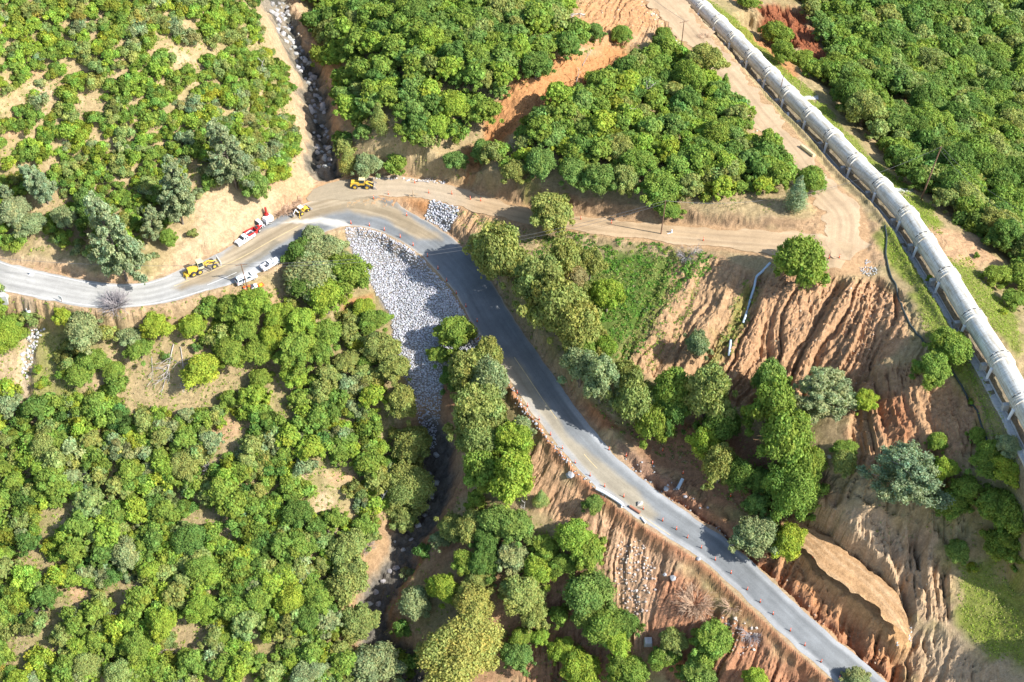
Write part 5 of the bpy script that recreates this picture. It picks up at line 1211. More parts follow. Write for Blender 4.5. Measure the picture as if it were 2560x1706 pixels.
bm_ = MB(); d = (b - a); rot = Matrix.Rotation(math.atan2(d.y, d.x), 3, 'Z'); bm_.fr(0, d.length, -.3, .3, .3, .75, .03, .03, .03, rot=rot, loc=a); tag(bm_.build('white_board', WHITE, None, .02), 'long white board leaning in the ditch beside the penstock', 'board')
log((1574,1270), (1600,1286), 0.28, flat('red_log', (0.33,0.15,0.09), .9), 'log', 'reddish log along the broken road edge below the white culvert', 'log', 0.1)
P = at1(1620, 1608); MB().fr(-.8, .8, -.8, .8, -.3, 1.0, .1, .1, .1).build('concrete_block', CONC, None, .06, loc=P); tag(bpy.data.objects['concrete_block'], 'blue grey square block on the red slope at the bottom', 'block')
for (q, labs) in [([(2004,242),(2045,240),(2046,250),(2006,252)], 'pale concrete footpath slab right of the penstock near the short post'), ([(2222,470),(2282,474),(2283,482),(2224,481)], 'pale concrete footpath slab right of the penstock left of the tall pole')]:
    g = [at1(*p, 0.12) for p in q]; lo = [v - Vector((0, 0, .5)) for v in g]
    o = MB().add(g + lo, [(3, 2, 1, 0), (4, 5, 6, 7), (0, 1, 5, 4), (1, 2, 6, 5), (2, 3, 7, 6), (3, 0, 4, 7)]).build('footpath_slab', CONC); tag(o, labs, 'slab')
g = [at1(*p, 0.15) for p in [(-30,722),(2,728),(22,741),(18,752),(2,775),(-30,800)]]; lo = [v - Vector((0, 0, 3.0)) for v in g]; zt = max(v.z for v in g) ; g = [Vector((v.x, v.y, zt)) for v in g]
tag(MB().add(g + lo, [tuple(range(6))[::-1], (6,7,8,9,10,11)] + [(i, (i + 1) % 6, 6 + (i + 1) % 6, 6 + i) for i in range(6)]).build('concrete_culvert_head', CONC), 'pale concrete slab cut by the left edge of the photo below the road', 'slab')
# ------------------------------------------------------------------ markings on the paved road
M_LINE = flat('white_line_paint', (0.62, 0.61, 0.57), .7, var=.12, scale=2); M_YL = flat('yellow_line_paint', (0.48, 0.38, 0.20), .7, var=.25, scale=1.0)
def marking(name, offs, t0, t1, w, mat, z=0.025, fade=None):
    V, F = [], []
    ids = [i for i in range(len(Rt)) if t0 <= Rt[i] <= t1]
    prev = False
    for i in ids:
        if fade is not None and fbm(np.array([Rt[i] / 5.0]), np.array([3.3]), 12, 3)[0] < fade: prev = False; continue
        c = RC[i]; nrm = RN[i]; of = offs(i) if callable(offs) else offs
        z_ = max(c[2], float(H(c[0] + nrm[0] * of, c[1] + nrm[1] * of)) + .03) + z
        V += [(c[0] + nrm[0] * (of + w / 2), c[1] + nrm[1] * (of + w / 2), z_), (c[0] + nrm[0] * (of - w / 2), c[1] + nrm[1] * (of - w / 2), z_)]
        if prev: k = len(V); F.append((k - 4, k - 3, k - 1, k - 2))
        prev = True
    me = np_mesh(name, V, F, [mat]); return tag(link(bpy.data.objects.new(name, me)), kind='structure')
def tpos(px, py):
    p = at1(px, py); return Rt[int(np.argmin((RC[:, 0] - p.x) ** 2 + (RC[:, 1] - p.y) ** 2))]
marking('edge_line', lambda i: RC[i, 3] - 0.6, 0, tpos(440, 700), 0.16, M_LINE)
marking('edge_line', lambda i: -(RC[i, 4] - 0.45), 0, tpos(520, 720), 0.16, M_LINE)
marking('edge_line', lambda i: -min(RC[i, 4] - 0.6, 3.4), tpos(521, 720), tpos(600, 690), 0.12, M_LINE, fade=-.2)
marking('centre_line', 0.0, tpos(430, 712), tpos(760, 580), 0.17, M_YL, fade=-0.75)
marking('centre_line', -0.7, tpos(1275, 900), tpos(1385, 1050), 0.13, M_YL, fade=-0.8)
marking('centre_line', -0.9, tpos(1460, 1135), tpos(1500, 1170), 0.13, M_YL)
marking('yellow_edge_line', -2.9, tpos(1600, 1280), tpos(1680, 1330), 0.12, M_YL)
# ------------------------------------------------------------------ delineator posts
def make_post():
    r = thing('delineator_post', 'x', 'traffic post', Vector((0, 0, 0)), group=None)
    MB().cyl((0, 0, .05), (0, 0, 1.15), .12, .085, 8).cyl((0, 0, 1.15), (0, 0, 1.25), .05, .05, 8).build('tube', ORANGEP, r, smooth=False)
    MB().cyl((0, 0, .82), (0, 0, .95), .112, .105, 8).build('reflective_band', WHITE, r)
    MB().cyl((0, 0, 0), (0, 0, .09), .24, .2, 8).build('base', RUBBER, r)
    return r
def copy_tree(o, parent=None):
    c = o.copy(); COL.objects.link(c); c.parent = parent
    for ch in list(o.children):
        copy_tree(ch, c)
    return c
ORD = ['first','second','third','fourth','fifth','sixth','seventh','eighth','ninth','tenth','eleventh','twelfth','thirteenth','fourteenth','fifteenth','sixteenth']
ROWS = [
 ('orange post along the top edge of the stone apron, counted from the bend', [(878,562),(924,568),(961,578),(1001,597),(1033,616),(1069,644),(1095,674),(1117,705),(1141,738),(1165,769),(1193,807),(1221,849),(1228,866)]),
 ('orange post on the left road edge below the lone oak, counted downhill', [(1246,916),(1251,924),(1248,930),(1263,937),(1272,955),(1293,986),(1319,1017),(1348,1051),(1376,1090),(1406,1125),(1438,1159),(1475,1192),(1511,1220),(1559,1244)]),
 ('orange post on the left road edge past the white culvert, counted downhill', [(1608,1275),(1656,1305),(1691,1325),(1718,1347),(1753,1371),(1788,1402),(1827,1436),(1867,1477),(1900,1507),(1932,1538),(1975,1580),(2011,1617),(2052,1656),(2098,1697)]),
 ('orange post on the shaded ground right of the road, counted from the left', [(1522,1128),(1565,1142),(1631,1161),(1656,1130),(1707,1186),(1777,1213),(1826,1243)]),
 ('orange post on the outer edge of the excavated bench, counted downhill', [(2031,1397),(2125,1462),(2206,1533)]),
 ('orange post around the orange dirt fill, counted from the left', [(934,499),(971,489),(1017,541),(1037,459),(1072,485),(1130,489)]),
 ('orange post along the dirt road, right of the square stone patch', [(1176,501),(1202,506),(1452,551),(1528,562),(1758,604)]),
 ('orange post on the rim of the dirt landing, counted from the left', [(2072,648),(2097,648)])]
pst = None
for txt, pts in ROWS:
    for i, (px, py) in enumerate(pts):
        if pst is None: pst = make_post(); o = pst
        else: o = copy_tree(pst)
        o.location = at1(px, py, 0.05); o.rotation_euler = (prng.uniform(-.05, .05), prng.uniform(-.05, .05), 0); o.scale = (.85,) * 3; o['label'] = f'{ORD[i]} {txt}'; o['group'] = 'orange delineator posts along the roads'
# ------------------------------------------------------------------ poles and wires
def pole(px, py, h, name, label, r=0.16, lean=(0, 0), arms=1, mat=WOOD, armdir=0.0):
    P = at1(px, py); t = thing(name, label, 'pole', P)
    top = Vector((lean[0] * h, lean[1] * h, h))
    MB().cyl((0, 0, -.5), top, r, r * .65, 10).build('shaft', mat, t, smooth=False)
    for a in range(arms):
        c = top * (0.965 - .07 * a); e = Vector((math.cos(armdir), math.sin(armdir), 0)) * 1.2
        arm = MB().cyl(c - e, c + e, .08, .08, 6).build('crossarm', mat, t)
        m = MB()
        for q in (-1, -.45, .45, 1): m.cyl(c + e * q * .9 + Vector((0, 0, .07)), c + e * q * .9 + Vector((0, 0, .3)), .06, .04, 6)
        m.build('insulator', STEEL, arm)
    return P + top
pA = pole(1652, 588, 9.6, 'utility_pole', 'brown wooden utility pole on the lower edge of the dirt road', armdir=1.2, lean=(.02, 0), arms=0)
pB = pole(1700, 145, 11.0, 'utility_pole', 'dark utility pole with a crossarm on grass left of the dirt track near the top', armdir=0.4, arms=1)
pC = pole(2302, 500, 15.0, 'utility_pole', 'tall leaning brown utility pole on the grass right of the penstock', r=.2, lean=(.07, .02), armdir=1.0, arms=0)
pD = pole(619, 722, 7.4, 'utility_pole', 'thin brown utility pole standing in front of the white estate car', r=.15, lean=(-.04, 0), armdir=0.2, arms=1)
pole(1942, 259, 9.0, 'wooden_post', 'thin rust brown post rising in front of the penstock', r=.12, lean=(.05, 0), arms=0)
pole(1996, 237, 5.0, 'wooden_post', 'short thin post just behind the penstock at the footpath slab', r=.09, lean=(.03, 0), arms=0, mat=PALEWOOD)
M_WIRE = flat('wire', (0.12, 0.12, 0.12), .5)
def wire(a, b, sag, label, name='overhead_wire', r=0.03):
    t = np.linspace(0, 1, 24); C = np.array([tuple(a.lerp(b, x) - Vector((0, 0, sag * 4 * x * (1 - x)))) for x in t])
    V, F = tube(C, np.full(24, r), 5); tag(link(bpy.data.objects.new(name, np_mesh(name, V, F, [M_WIRE]))), label, 'wire')
dz = Vector((0, 0, -.25))
wire(pA, pD, 4.5, 'upper wire crossing the bend between the dirt road pole and the cars'); wire(pA + dz * 3, pD + dz * 3, 4.8, 'lower wire crossing the bend between the dirt road pole and the cars')
wire(pA, pC, 6, 'overhead wire from the dirt road pole to the tall leaning pole')
far = Vector(wpt(-60, 640, 12)); wire(pD, far, 1.5, 'overhead wire running left over the road from the pole by the cars')
f2 = Vector(wpt(2620, 560, 22)); wire(pC, f2, 2.0, 'upper wire running right over the forest from the tall leaning pole'); wire(pC + dz * 4, f2 + Vector((0, -2, -2)), 2.2, 'lower wire running right over the forest from the tall leaning pole')
f3 = Vector(wpt(1560, -60, 12)); wire(pB, f3, .5, 'wire running up to the left from the dark pole near the top')
# ------------------------------------------------------------------ vehicles and machines
def heading(rear, front, nat, lift=0.0):
    a = at1(*rear, lift); b = at1(*front, lift); d = b - a
    return a, math.atan2(d.y, d.x), Vector((d.x, d.y)).length / nat
def wheel(t, x, y, r, w, rim=RIM, z=None):
    z = r if z is None else z
    wh = MB().cyl((x, y - w / 2, z), (x, y + w / 2, z), r, r, 18).build('wheel', RUBBER, t, 0.03)
    MB().cyl((x, y - w / 2 - .015, z), (x, y + w / 2 + .015, z), r * .55, r * .55, 12).build('rim', rim, wh)
    return wh
def pickup(rear, front, label, util=False):
    P, rz, s = heading(rear, front, 5.6, .06); t = thing('pickup_truck', label, 'pickup', P, rz, s)
    b = MB(); b.fr(0, 5.55, -.98, .98, .42, .98, .03, .1, .05); b.fr(3.75, 5.5, -.95, .95, .95, 1.2, .0, .18, .12)
    b.fr(0, 2.0, -.98, -.86, .95, 1.28, 0, 0, .02); b.fr(0, 2.0, .86, .98, .95, 1.28, 0, 0, .02); b.fr(1.9, 2.02, -.9, .9, .95, 1.28)
    b.build('body', WHITE, t, .05)
    MB().fr(.1, 1.88, -.84, .84, .9, .985).build('bed_floor', DARK, t)
    tg = MB().fr(-.04, .06, -.88, .88, .95, 1.26).build('tailgate', WHITE, t, .02)
    cab = MB().fr(2.02, 4.0, -.9, .9, 1.0, 1.86, .22, .75, .16).build('cab', WHITE, t, .06)
    MB().add([(3.86, -.74, 1.16), (3.86, .74, 1.16), (3.36, .64, 1.78), (3.36, -.64, 1.78)], [(0, 1, 2, 3)]).add([(3.99, -.8, 1.1), (3.99, .8, 1.1), (3.39, .66, 1.8), (3.39, -.66, 1.8)], [(0, 1, 2, 3)]).build('windscreen', GLASS, cab)
    MB().add([(2.02, -.72, 1.2), (2.02, .72, 1.2), (2.17, .62, 1.74), (2.17, -.62, 1.74)], [(3, 2, 1, 0)]).build('rear_window', GLASS, cab)
    for sg in (-1, 1):
        for x0, x1 in ((2.35, 2.8), (2.9, 3.5)):
            MB().add([(x0, sg * .895, 1.2), (x1, sg * .895, 1.2), (x1 - .14, sg * .80, 1.7), (x0 + .05, sg * .80, 1.7)], [(0, 1, 2, 3) if sg < 0 else (3, 2, 1, 0)]).build('side_window', GLASS, cab)
        MB().fr(3.5, 3.65, sg * 1.0 - .1, sg * 1.0 + .1, 1.12, 1.3).build('mirror', DARK, cab)
        MB().fr(5.46, 5.56, sg * .72 - .17, sg * .72 + .17, .78, .95).build('headlight', LAMP, t)
        MB().fr(-.05, .02, sg * .9 - .07, sg * .9 + .07, .75, 1.1).build('tail_light', TAIL, t)
        for x in (1.1, 4.45): wheel(t, x, sg * .86, .38, .26)
    MB().fr(5.5, 5.68, -.9, .9, .42, .66).build('bumper', STEEL, t, .03); MB().fr(-.18, 0, -.85, .85, .45, .65).build('bumper', STEEL, t, .03); MB().fr(5.5, 5.57, -.5, .5, .68, .95).build('grille', DARK, t)
    if util:
        MB().fr(.15, .75, -.8, .8, .98, 1.45).fr(.2, 1.8, .5, .84, .98, 1.5).build('tool_box', WHITE, t, .03)
        MB().fr(2.6, 2.9, -.5, .5, 1.86, 1.96).build('light_bar', LAMP, cab)
    return t
pickup((634,589), (592,616), 'white pickup parked on the uphill road edge facing left, behind the yellow grader')
pickup((656,680), (698,656), 'white utility pickup with a loaded bed in the tree shade, facing right', True)
def estate(rear, front, label):
    P, rz, s = heading(rear, front, 5.3, .06); t = thing('estate_car', label, 'car', P, rz, s)
    b = MB(); b.fr(0, 5.25, -.98, .98, .4, 1.05, .04, .12, .05); b.fr(3.9, 5.2, -.95, .95, 1.02, 1.22, 0, .25, .14); b.build('body', WHITE, t, .07)
    cab = MB().fr(.05, 4.15, -.92, .92, 1.03, 1.84, .28, .85, .17).build('roof', WHITE, t, .08)
    MB().add([(4.17, -.8, 1.12), (4.17, .8, 1.12), (3.44, .68, 1.77), (3.44, -.68, 1.77)], [(0, 1, 2, 3)]).build('windscreen', GLASS, cab)
    MB().add([(.06, -.78, 1.16), (.06, .78, 1.16), (.28, .68, 1.74), (.28, -.68, 1.74)], [(3, 2, 1, 0)]).build('rear_window', GLASS, cab)
    for sg in (-1, 1):
        for x0, x1 in ((.4, 1.35), (1.45, 2.45), (2.55, 3.6)):
            MB().add([(x0, sg * .915, 1.14), (x1, sg * .915, 1.14), (x1 - .2, sg * .79, 1.7), (x0 + .1, sg * .79, 1.7)], [(0, 1, 2, 3) if sg < 0 else (3, 2, 1, 0)]).build('side_window', GLASS, cab)
        MB().fr(.8, 3.2, sg * .66 - .03, sg * .66 + .03, 1.85, 1.93).build('roof_rail', STEEL, cab)
        MB().fr(5.16, 5.27, sg * .7 - .18, sg * .7 + .18, .78, .98).build('headlight', LAMP, t); MB().fr(-.05, .03, sg * .86 - .09, sg * .86 + .09, .8, 1.15).build('tail_light', TAIL, t)
        MB().fr(3.6, 3.75, sg * 1.02 - .1, sg * 1.02 + .1, 1.15, 1.3).build('mirror', WHITE, t)
        for x in (1.0, 4.25): wheel(t, x, sg * .86, .37, .25)
    MB().fr(5.2, 5.34, -.9, .9, .4, .66).build('bumper', WHITE, t, .03); MB().fr(-.12, .02, -.9, .9, .42, .66).build('bumper', STEEL, t, .03)
estate((592,715), (642,694), 'white estate car with dark side windows parked behind the thin pole')
def grader(rear, front, label):
    P, rz, s = heading(rear, front, 8.8, .06); t = thing('motor_grader', label, 'grader', P, rz, s)
    e = MB().fr(.9, 3.3, -.62, .62, 1.0, 2.0, .1, .0, .1).fr(1.0, 3.2, -.75, .75, .75, 1.05).build('engine_hood', YELLOW, t, .06)
    MB().fr(.84, .92, -.5, .5, 1.1, 1.85).build('radiator_grille', DARK, e); MB().cyl((2.3, .25, 1.95), (2.3, .25, 2.5), .07, .07, 8).build('exhaust', DARK, e)
    cab = MB().fr(3.35, 4.75, -.72, .72, 1.0, 1.6).build('cab', CREAM, t, .04); MB().fr(3.3, 4.85, -.8, .8, 2.95, 3.1, .05, .05, .05).build('cab_roof', CREAM, cab, .04)
    MB().fr(3.45, 4.7, -.66, .66, 1.6, 2.95, .03, .1, .04).build('cab_glass', GLASS, cab)
    m = MB()
    for x in (3.42, 4.68):
        for y in (-.68, .68): m.cyl((x, y, 1.6), (x - (.06 if x > 4 else 0), y, 2.95), .06, .06, 6)
    m.build('cab_post', CREAM, cab)
    MB().cyl((4.6, 0, 1.5), (6.0, 0, 2.05), .2, .2, 8).cyl((6.0, 0, 2.05), (7.2, 0, 1.3), .2, .18, 8).cyl((5.2, .35, 1.9), (5.4, .5, .9), .08, .08, 6).cyl((5.2, -.35, 1.9), (5.4, -.5, .9), .08, .08, 6).cyl((4.7, 0, 1.1), (6.9, .35, 1.0), .09, .09, 6).cyl((4.7, 0, 1.1), (6.9, -.35, 1.0), .09, .09, 6).build('main_frame', YELLOW, t)
    MB().cyl((5.3, 0, .8), (5.3, 0, 1.0), .75, .75, 16).build('turntable', DARK, t)
    r = Matrix.Rotation(.5, 3, 'Z'); MB().fr(-.12, .12, -1.7, 1.7, 0, .75, .1, -.05, 0, rot=r, loc=Vector((5.25, 0, .1))).build('mouldboard', STEEL, t)
    fb = MB().fr(8.35, 8.6, -1.25, 1.25, .2, 1.35, .1, -.1, 0).build('front_blade', flat('scuffed_blade', (.55, .53, .48), .45, .2), t)
    MB().cyl((7.2, .4, .9), (8.35, .55, .8), .1, .1, 6).cyl((7.2, -.4, .9), (8.35, -.55, .8), .1, .1, 6).build('push_arm', YELLOW, t)
    MB().fr(.2, .9, -.9, .9, .55, .8).cyl((.15, -1.15, .35), (.15, 1.15, .35), .12, .12, 6).cyl((.4, .5, .9), (.1, .6, .3), .07, .07, 6).cyl((.4, -.5, .9), (.1, -.6, .3), .07, .07, 6).cyl((.1, 0, 1.0), (-.25, 0, .05), .07, .04, 6).build('ripper', YELLOW, t)
    for sg in (-1, 1):
        for x in (1.95, 3.45): wheel(t, x, sg * 1.02, .66, .42, YELLOW)
        wheel(t, 7.0, sg * 1.0, .62, .38, YELLOW)
grader((462,696), (552,662), 'yellow motor grader with cream cab parked on the muddy road edge')
def loader(rear, front, label):
    P, rz, s = heading(rear, front, 7.6, .06); t = thing('wheel_loader', label, 'loader', P, rz, s)
    MB().fr(.1, 2.6, -.75, .75, .95, 2.0, .15, 0, .1).fr(0, .5, -.95, .95, .6, 1.25, .05, 0, .05).build('engine_hood', YELLOW, t, .07)
    MB().fr(2.4, 5.2, -.55, .55, .6, 1.3, .1, .3, .05).build('chassis', DARK, t, .05)
    cab = MB().fr(2.55, 3.95, -.72, .72, 1.15, 1.75).build('cab', YELLOW, t, .04); MB().fr(2.45, 4.15, -.85, .85, 3.05, 3.2, .04, .04, .04).build('canopy', CREAM, cab, .04)
    MB().fr(2.62, 3.9, -.67, .67, 1.75, 3.05, .02, .08, .03).build('cab_glass', GLASS, cab)
    MB().fr(4.1, 5.0, -.5, .5, 1.1, 1.75, .1, .2, .1).build('front_frame', YELLOW, t, .05)
    for sg in (-1, 1):
        MB().cyl((4.5, sg * .5, 1.7), (5.6, sg * .55, 1.35), .16, .16, 8).cyl((5.6, sg * .55, 1.35), (6.6, sg * .55, .55), .16, .14, 8).build('lift_arm', YELLOW, t)
        for x in (1.35, 4.7): wheel(t, x, sg * 1.0, .78, .5, YELLOW)
    MB().cyl((4.9, 0, 1.9), (6.3, 0, 1.3), .12, .12, 8).build('tilt_link', DARK, t)
    V = []; pr = [(6.5, 1.25), (6.45, .6), (6.6, .15), (7.6, .08), (7.6, .14), (6.7, .25), (6.6, .65), (6.62, 1.25)]
    for y in (-1.3, 1.3): V += [(x, y, z) for x, z in pr]
    bk = MB().add(V, [(i, (i + 1) % 8, 8 + (i + 1) % 8, 8 + i) for i in range(8)])
    for y in (-1.3, 1.26): bk.add([(6.5, y, 1.25), (6.45, y, .6), (6.6, y, .15), (7.6, y, .1), (7.0, y, .9), (6.5, y + .04, 1.25), (6.45, y + .04, .6), (6.6, y + .04, .15), (7.6, y + .04, .1), (7.0, y + .04, .9)], [(0, 1, 2, 3, 4), (9, 8, 7, 6, 5), (0, 5, 6, 1), (1, 6, 7, 2), (2, 7, 8, 3), (3, 8, 9, 4), (4, 9, 5, 0)])
    bk.build('bucket', STEEL, t)
loader((877,468), (945,469), 'yellow wheel loader with a pale canopy roof at the head of the dirt road')
def backhoe(rear, front, label):
    P, rz, s = heading(rear, front, 6.2, .06); t = thing('backhoe_loader', label, 'backhoe', P, rz, s)
    MB().fr(3.0, 4.6, -.5, .5, .8, 1.5, 0, .2, .08).build('engine_hood', YELLOW, t, .06); MB().fr(1.3, 3.1, -.6, .6, .6, 1.05).build('chassis', YELLOW, t, .05)
    cab = MB().fr(1.5, 3.0, -.75, .75, 2.45, 2.58, .04, .04, .04).build('canopy', flat('canopy_cream', (.70, .62, .46), .6), t, .03)
    m = MB()
    for x in (1.6, 2.9):
        for y in (-.65, .65): m.cyl((x, y, 1.0), (x, y, 2.45), .05, .05, 6)
    m.build('canopy_post', DARK, cab); MB().fr(1.75, 2.4, -.3, .3, 1.0, 1.35).fr(1.7, 1.85, -.3, .3, 1.3, 1.8).build('seat', DARK, t)
    for sg in (-1, 1):
        wheel(t, 1.9, sg * .85, .68, .42, YELLOW); wheel(t, 4.2, sg * .8, .42, .3, YELLOW)
        MB().cyl((3.4, sg * .6, 1.3), (4.9, sg * .6, .5), .09, .09, 6).build('loader_arm', YELLOW, t)
    V = []; pr = [(4.95, .95), (4.9, .4), (5.0, .1), (5.8, .06), (5.8, .12), (5.1, .2), (5.0, .5), (5.05, .95)]
    for y in (-1.1, 1.1): V += [(x, y, z) for x, z in pr]
    MB().add(V, [(i, (i + 1) % 8, 8 + (i + 1) % 8, 8 + i) for i in range(8)] + [(0, 1, 2, 3, 4, 5, 6, 7), (15, 14, 13, 12, 11, 10, 9, 8)]).build('front_bucket', STEEL, t)
    MB().cyl((1.3, 0, .9), (.5, 0, 2.6), .16, .14, 8).build('boom', WHITE, t); st = MB().cyl((.5, 0, 2.6), (-.4, 0, 1.5), .13, .1, 8).build('dipper', WHITE, t)
    MB().fr(-.75, -.1, -.42, .42, .7, 1.45, .15, .1, .05).build('rear_bucket', STEEL, t, .03)
    for sg in (-1, 1): MB().cyl((1.2, sg * .6, .8), (.7, sg * 1.3, .12), .08, .08, 6).cyl((.7, sg * 1.3, .0), (.7, sg * 1.3, .14), .25, .25, 8).build('stabiliser', YELLOW, t)
backhoe((738,544), (780,522), 'yellow and white backhoe in front of the heap of roots')
# red dump trailer, small red machine, white truck, white box trailer, red drill mast
P, rz, s = heading((641,583), (618,594), 2.6, .06); t = thing('dump_trailer', 'red dump trailer with a dark open box behind the left facing pickup', 'trailer', P, rz, 1.0)
MB().fr(0, 2.6, -.85, -.75, .6, 1.3).fr(0, 2.6, .75, .85, .6, 1.3).fr(2.5, 2.6, -.85, .85, .6, 1.3).fr(0, .1, -.85, .85, .6, 1.3).build('box_side', REDP, t); MB().fr(.1, 2.5, -.75, .75, .58, .75).build('box_floor', DARK, t); MB().cyl((2.6, 0, .6), (3.4, 0, .5), .06, .06, 6).build('drawbar', DARK, t)
for sg in (-1, 1): wheel(t, 1.3, sg * .95, .34, .2)
P, rz, s = heading((640,582), (656,570), 2.2, .06); t = thing('compact_tractor', 'small bright red machine right of the red dump trailer', 'tractor', P, rz, 1.0)
MB().fr(.9, 2.1, -.4, .4, .6, 1.15, 0, .15, .06).fr(0, 1.0, -.6, .6, .65, .9).build('hood', REDP, t, .05); MB().fr(.2, .6, -.25, .25, .9, 1.3).build('seat', DARK, t)
MB().fr(2.3, 2.4, -.75, .75, .1, .7).cyl((1.8, .3, .6), (2.3, .4, .4), .06, .06, 6).cyl((1.8, -.3, .6), (2.3, -.4, .4), .06, .06, 6).build('bucket', WHITE, t)
for sg in (-1, 1): wheel(t, .5, sg * .65, .45, .25); wheel(t, 1.75, sg * .5, .28, .2)
P, rz, s = heading((672,552), (650,566), 3.2, .06); t = thing('flatbed_truck', 'small white truck with a dark windscreen beside the red mast', 'truck', P, rz, 1.0)
cab = MB().fr(2.2, 3.5, -.85, .85, .6, 2.0, .05, .5, .1).build('cab', WHITE, t, .05); MB().add([(3.4, -.72, 1.1), (3.4, .72, 1.1), (3.05, .64, 1.9), (3.05, -.64, 1.9)], [(0, 1, 2, 3)]).build('windscreen', GLASS, cab); MB().fr(0, 2.1, -.9, .9, .75, .9).build('bed', DARK, t)
for sg in (-1, 1): wheel(t, .6, sg * .8, .36, .22); wheel(t, 2.8, sg * .8, .36, .22)
P, rz, s = heading((680,552), (668,560), 2.6, .06); t = thing('box_trailer', 'small white box trailer right of the white truck', 'trailer', P, rz, 1.0)
MB().fr(0, 2.2, -.8, .8, .5, 1.7, .02, .3, .04).build('box', WHITE, t, .05)
for sg in (-1, 1): wheel(t, 1.1, sg * .86, .3, .2)
P, rz, s = heading((676,545), (664,552), 2.6, .06); t = thing('drill_rig', 'red drill mast machine between the white truck and the heap of roots', 'drill', P, rz, 1.0)
MB().fr(0, 2.0, -.5, .5, .4, 1.0).build('body', DARK, t, .05); MB().fr(.6, 1.0, -.3, .3, 1.0, 3.6, .05, .05, .05).fr(.4, 1.2, -.45, .45, 1.4, 1.9).build('mast', REDP, t, .03)
for sg in (-1, 1): MB().fr(-.1, 2.1, sg * .62 - .15, sg * .62 + .15, 0, .45, .2, .2, 0).build('track', RUBBER, t, .05)
# things at the foot of the pole
P = at1(612, 724); t = thing('traffic_barrel', 'left one of two orange barrels at the foot of the thin pole', 'barrel', P); MB().cyl((0, 0, 0), (0, 0, .95), .34, .28, 12).build('drum', ORANGEP, t); MB().cyl((0, 0, .5), (0, 0, .65), .325, .32, 12).build('reflective_band', WHITE, t); MB().cyl((0, 0, 0), (0, 0, .08), .45, .42, 12).build('base', RUBBER, t)
c = copy_tree(t); c.location = at1(624, 723); c['label'] = 'right one of two orange barrels at the foot of the thin pole'
P = at1(636, 722); t = thing('equipment_crate', 'white and grey equipment box on the ground right of the thin pole', 'box', P, .5); MB().fr(-.7, .7, -.5, .5, 0, .9).build('case', WHITE, t, .03); MB().fr(-.72, .0, -.52, .52, .9, 1.0).build('lid', DARK, t, .02)
P = at1(653, 718); t = thing('road_sign', 'orange diamond road sign with a yellow centre lying folded right of the white box', 'sign', P, .6); MB().fr(-.6, .6, -.6, .6, .55, .6).build('panel', ORANGEP, t); MB().fr(-.32, .32, -.32, .32, .602, .612).build('centre', flat('sign_yellow', (.8, .55, .03), .5), t)
MB().cyl((-.5, 0, 0), (0, 0, .56), .04, .04, 6).cyl((.5, 0, 0), (0, 0, .56), .04, .04, 6).cyl((0, .5, 0), (0, 0, .56), .04, .04, 6).build('stand', STEEL, t)
P = at1(155, 756); t = thing('road_sign', 'white road sign plate seen edge on by the road on the left', 'sign', P, 1.0); MB().cyl((0, 0, 0), (0, 0, 1.6), .05, .05, 6).build('post', WOOD, t); MB().fr(-.06, 0, -.5, .5, .8, 1.7).build('panel', LAMP, t)
P = at1(78, 688); t = thing('marker_cone', 'small white marker on the road shoulder at far left', 'marker', P); MB().cyl((0, 0, 0), (0, 0, .9), .3, .12, 8).build('body', WHITE, t); MB().fr(-.4, .5, -.4, .4, 0, .15).build('base', WHITE, t)
P = at1(1033, 492); t = thing('trestle_barrier', 'wooden trestle with a sign post standing on the orange dirt fill', 'barrier', P, .05); MB().cyl((0, 0, 0), (0, 0, 1.9), .09, .09, 6).build('post', PALEWOOD, t); MB().cyl((-1.0, 0, .7), (1.0, 0, .8), .07, .07, 6).build('rail', PALEWOOD, t)
for x in (-.8, .8): MB().cyl((x, -.35, 0), (x, 0, .8), .05, .05, 6).cyl((x, .35, 0), (x, 0, .8), .05, .05, 6).build('leg', PALEWOOD, t)
P = at1(1676, 584); t = thing('folded_barrier', 'small white marker lying beside the dirt road right of the wooden pole', 'marker', P, .4); MB().fr(-.7, .2, -.1, .1, 0, .12).build('leg', WHITE, t); MB().fr(.1, .45, -.2, .2, 0, .95, .1, .1, .05).build('panel', WHITE, t, .02)
# ------------------------------------------------------------------ dead wood
def snag(px, py, h, seed, label, lean=(0.1, 0.1), nb=6, mat=M_PALEBARK, name='dead_tree', flatz=False, dirv=None, r=.14):
    rng = np.random.default_rng(seed); P = at1(px, py); parts = []
    d = np.array(dirv if dirv is not None else (lean[0], lean[1], 1.0))
    tp, tr = limb(rng, (0, 0, -.2 if not flatz else .25), d, h, r, 7, .12); tr = np.maximum(tr, .035)
    if flatz: tp[:, 2] = H(P.x + tp[:, 0], P.y + tp[:, 1]) - P.z + .25
    parts.append(tube(tp, tr))
    for i in range(nb):
        k = rng.integers(2, 7); dd = d / np.linalg.norm(d) + rng.normal(size=3) * .6
        if flatz: dd[2] = abs(dd[2]) * .3
        b, br = limb(rng, tp[k], dd, h * rng.uniform(.25, .5), r * .5, 4, .35)
        if flatz: b[:, 2] = np.maximum(b[:, 2], H(P.x + b[:, 0], P.y + b[:, 1]) - P.z + .1)
        parts.append(tube(b, np.maximum(br, .03)))
        b2, br2 = limb(rng, b[2], dd + rng.normal(size=3) * .6, h * .2, r * .3, 3, .35); parts.append(tube(b2, np.maximum(br2, .025)))
    V, F = join(parts); o = bpy.data.objects.new(name, np_mesh(name, V, F, [mat], None, True)); o.location = P; link(o); tag(o, label, 'dead tree')
snag(1042, 456, 4.2, 1, 'bleached fallen tree behind the dirt road right of the wheel loader', dirv=(1, -.1, .05), flatz=True, nb=4)
snag(1616, 255, 5.5, 2, 'upright forked white snag in the upper right grove', nb=5)
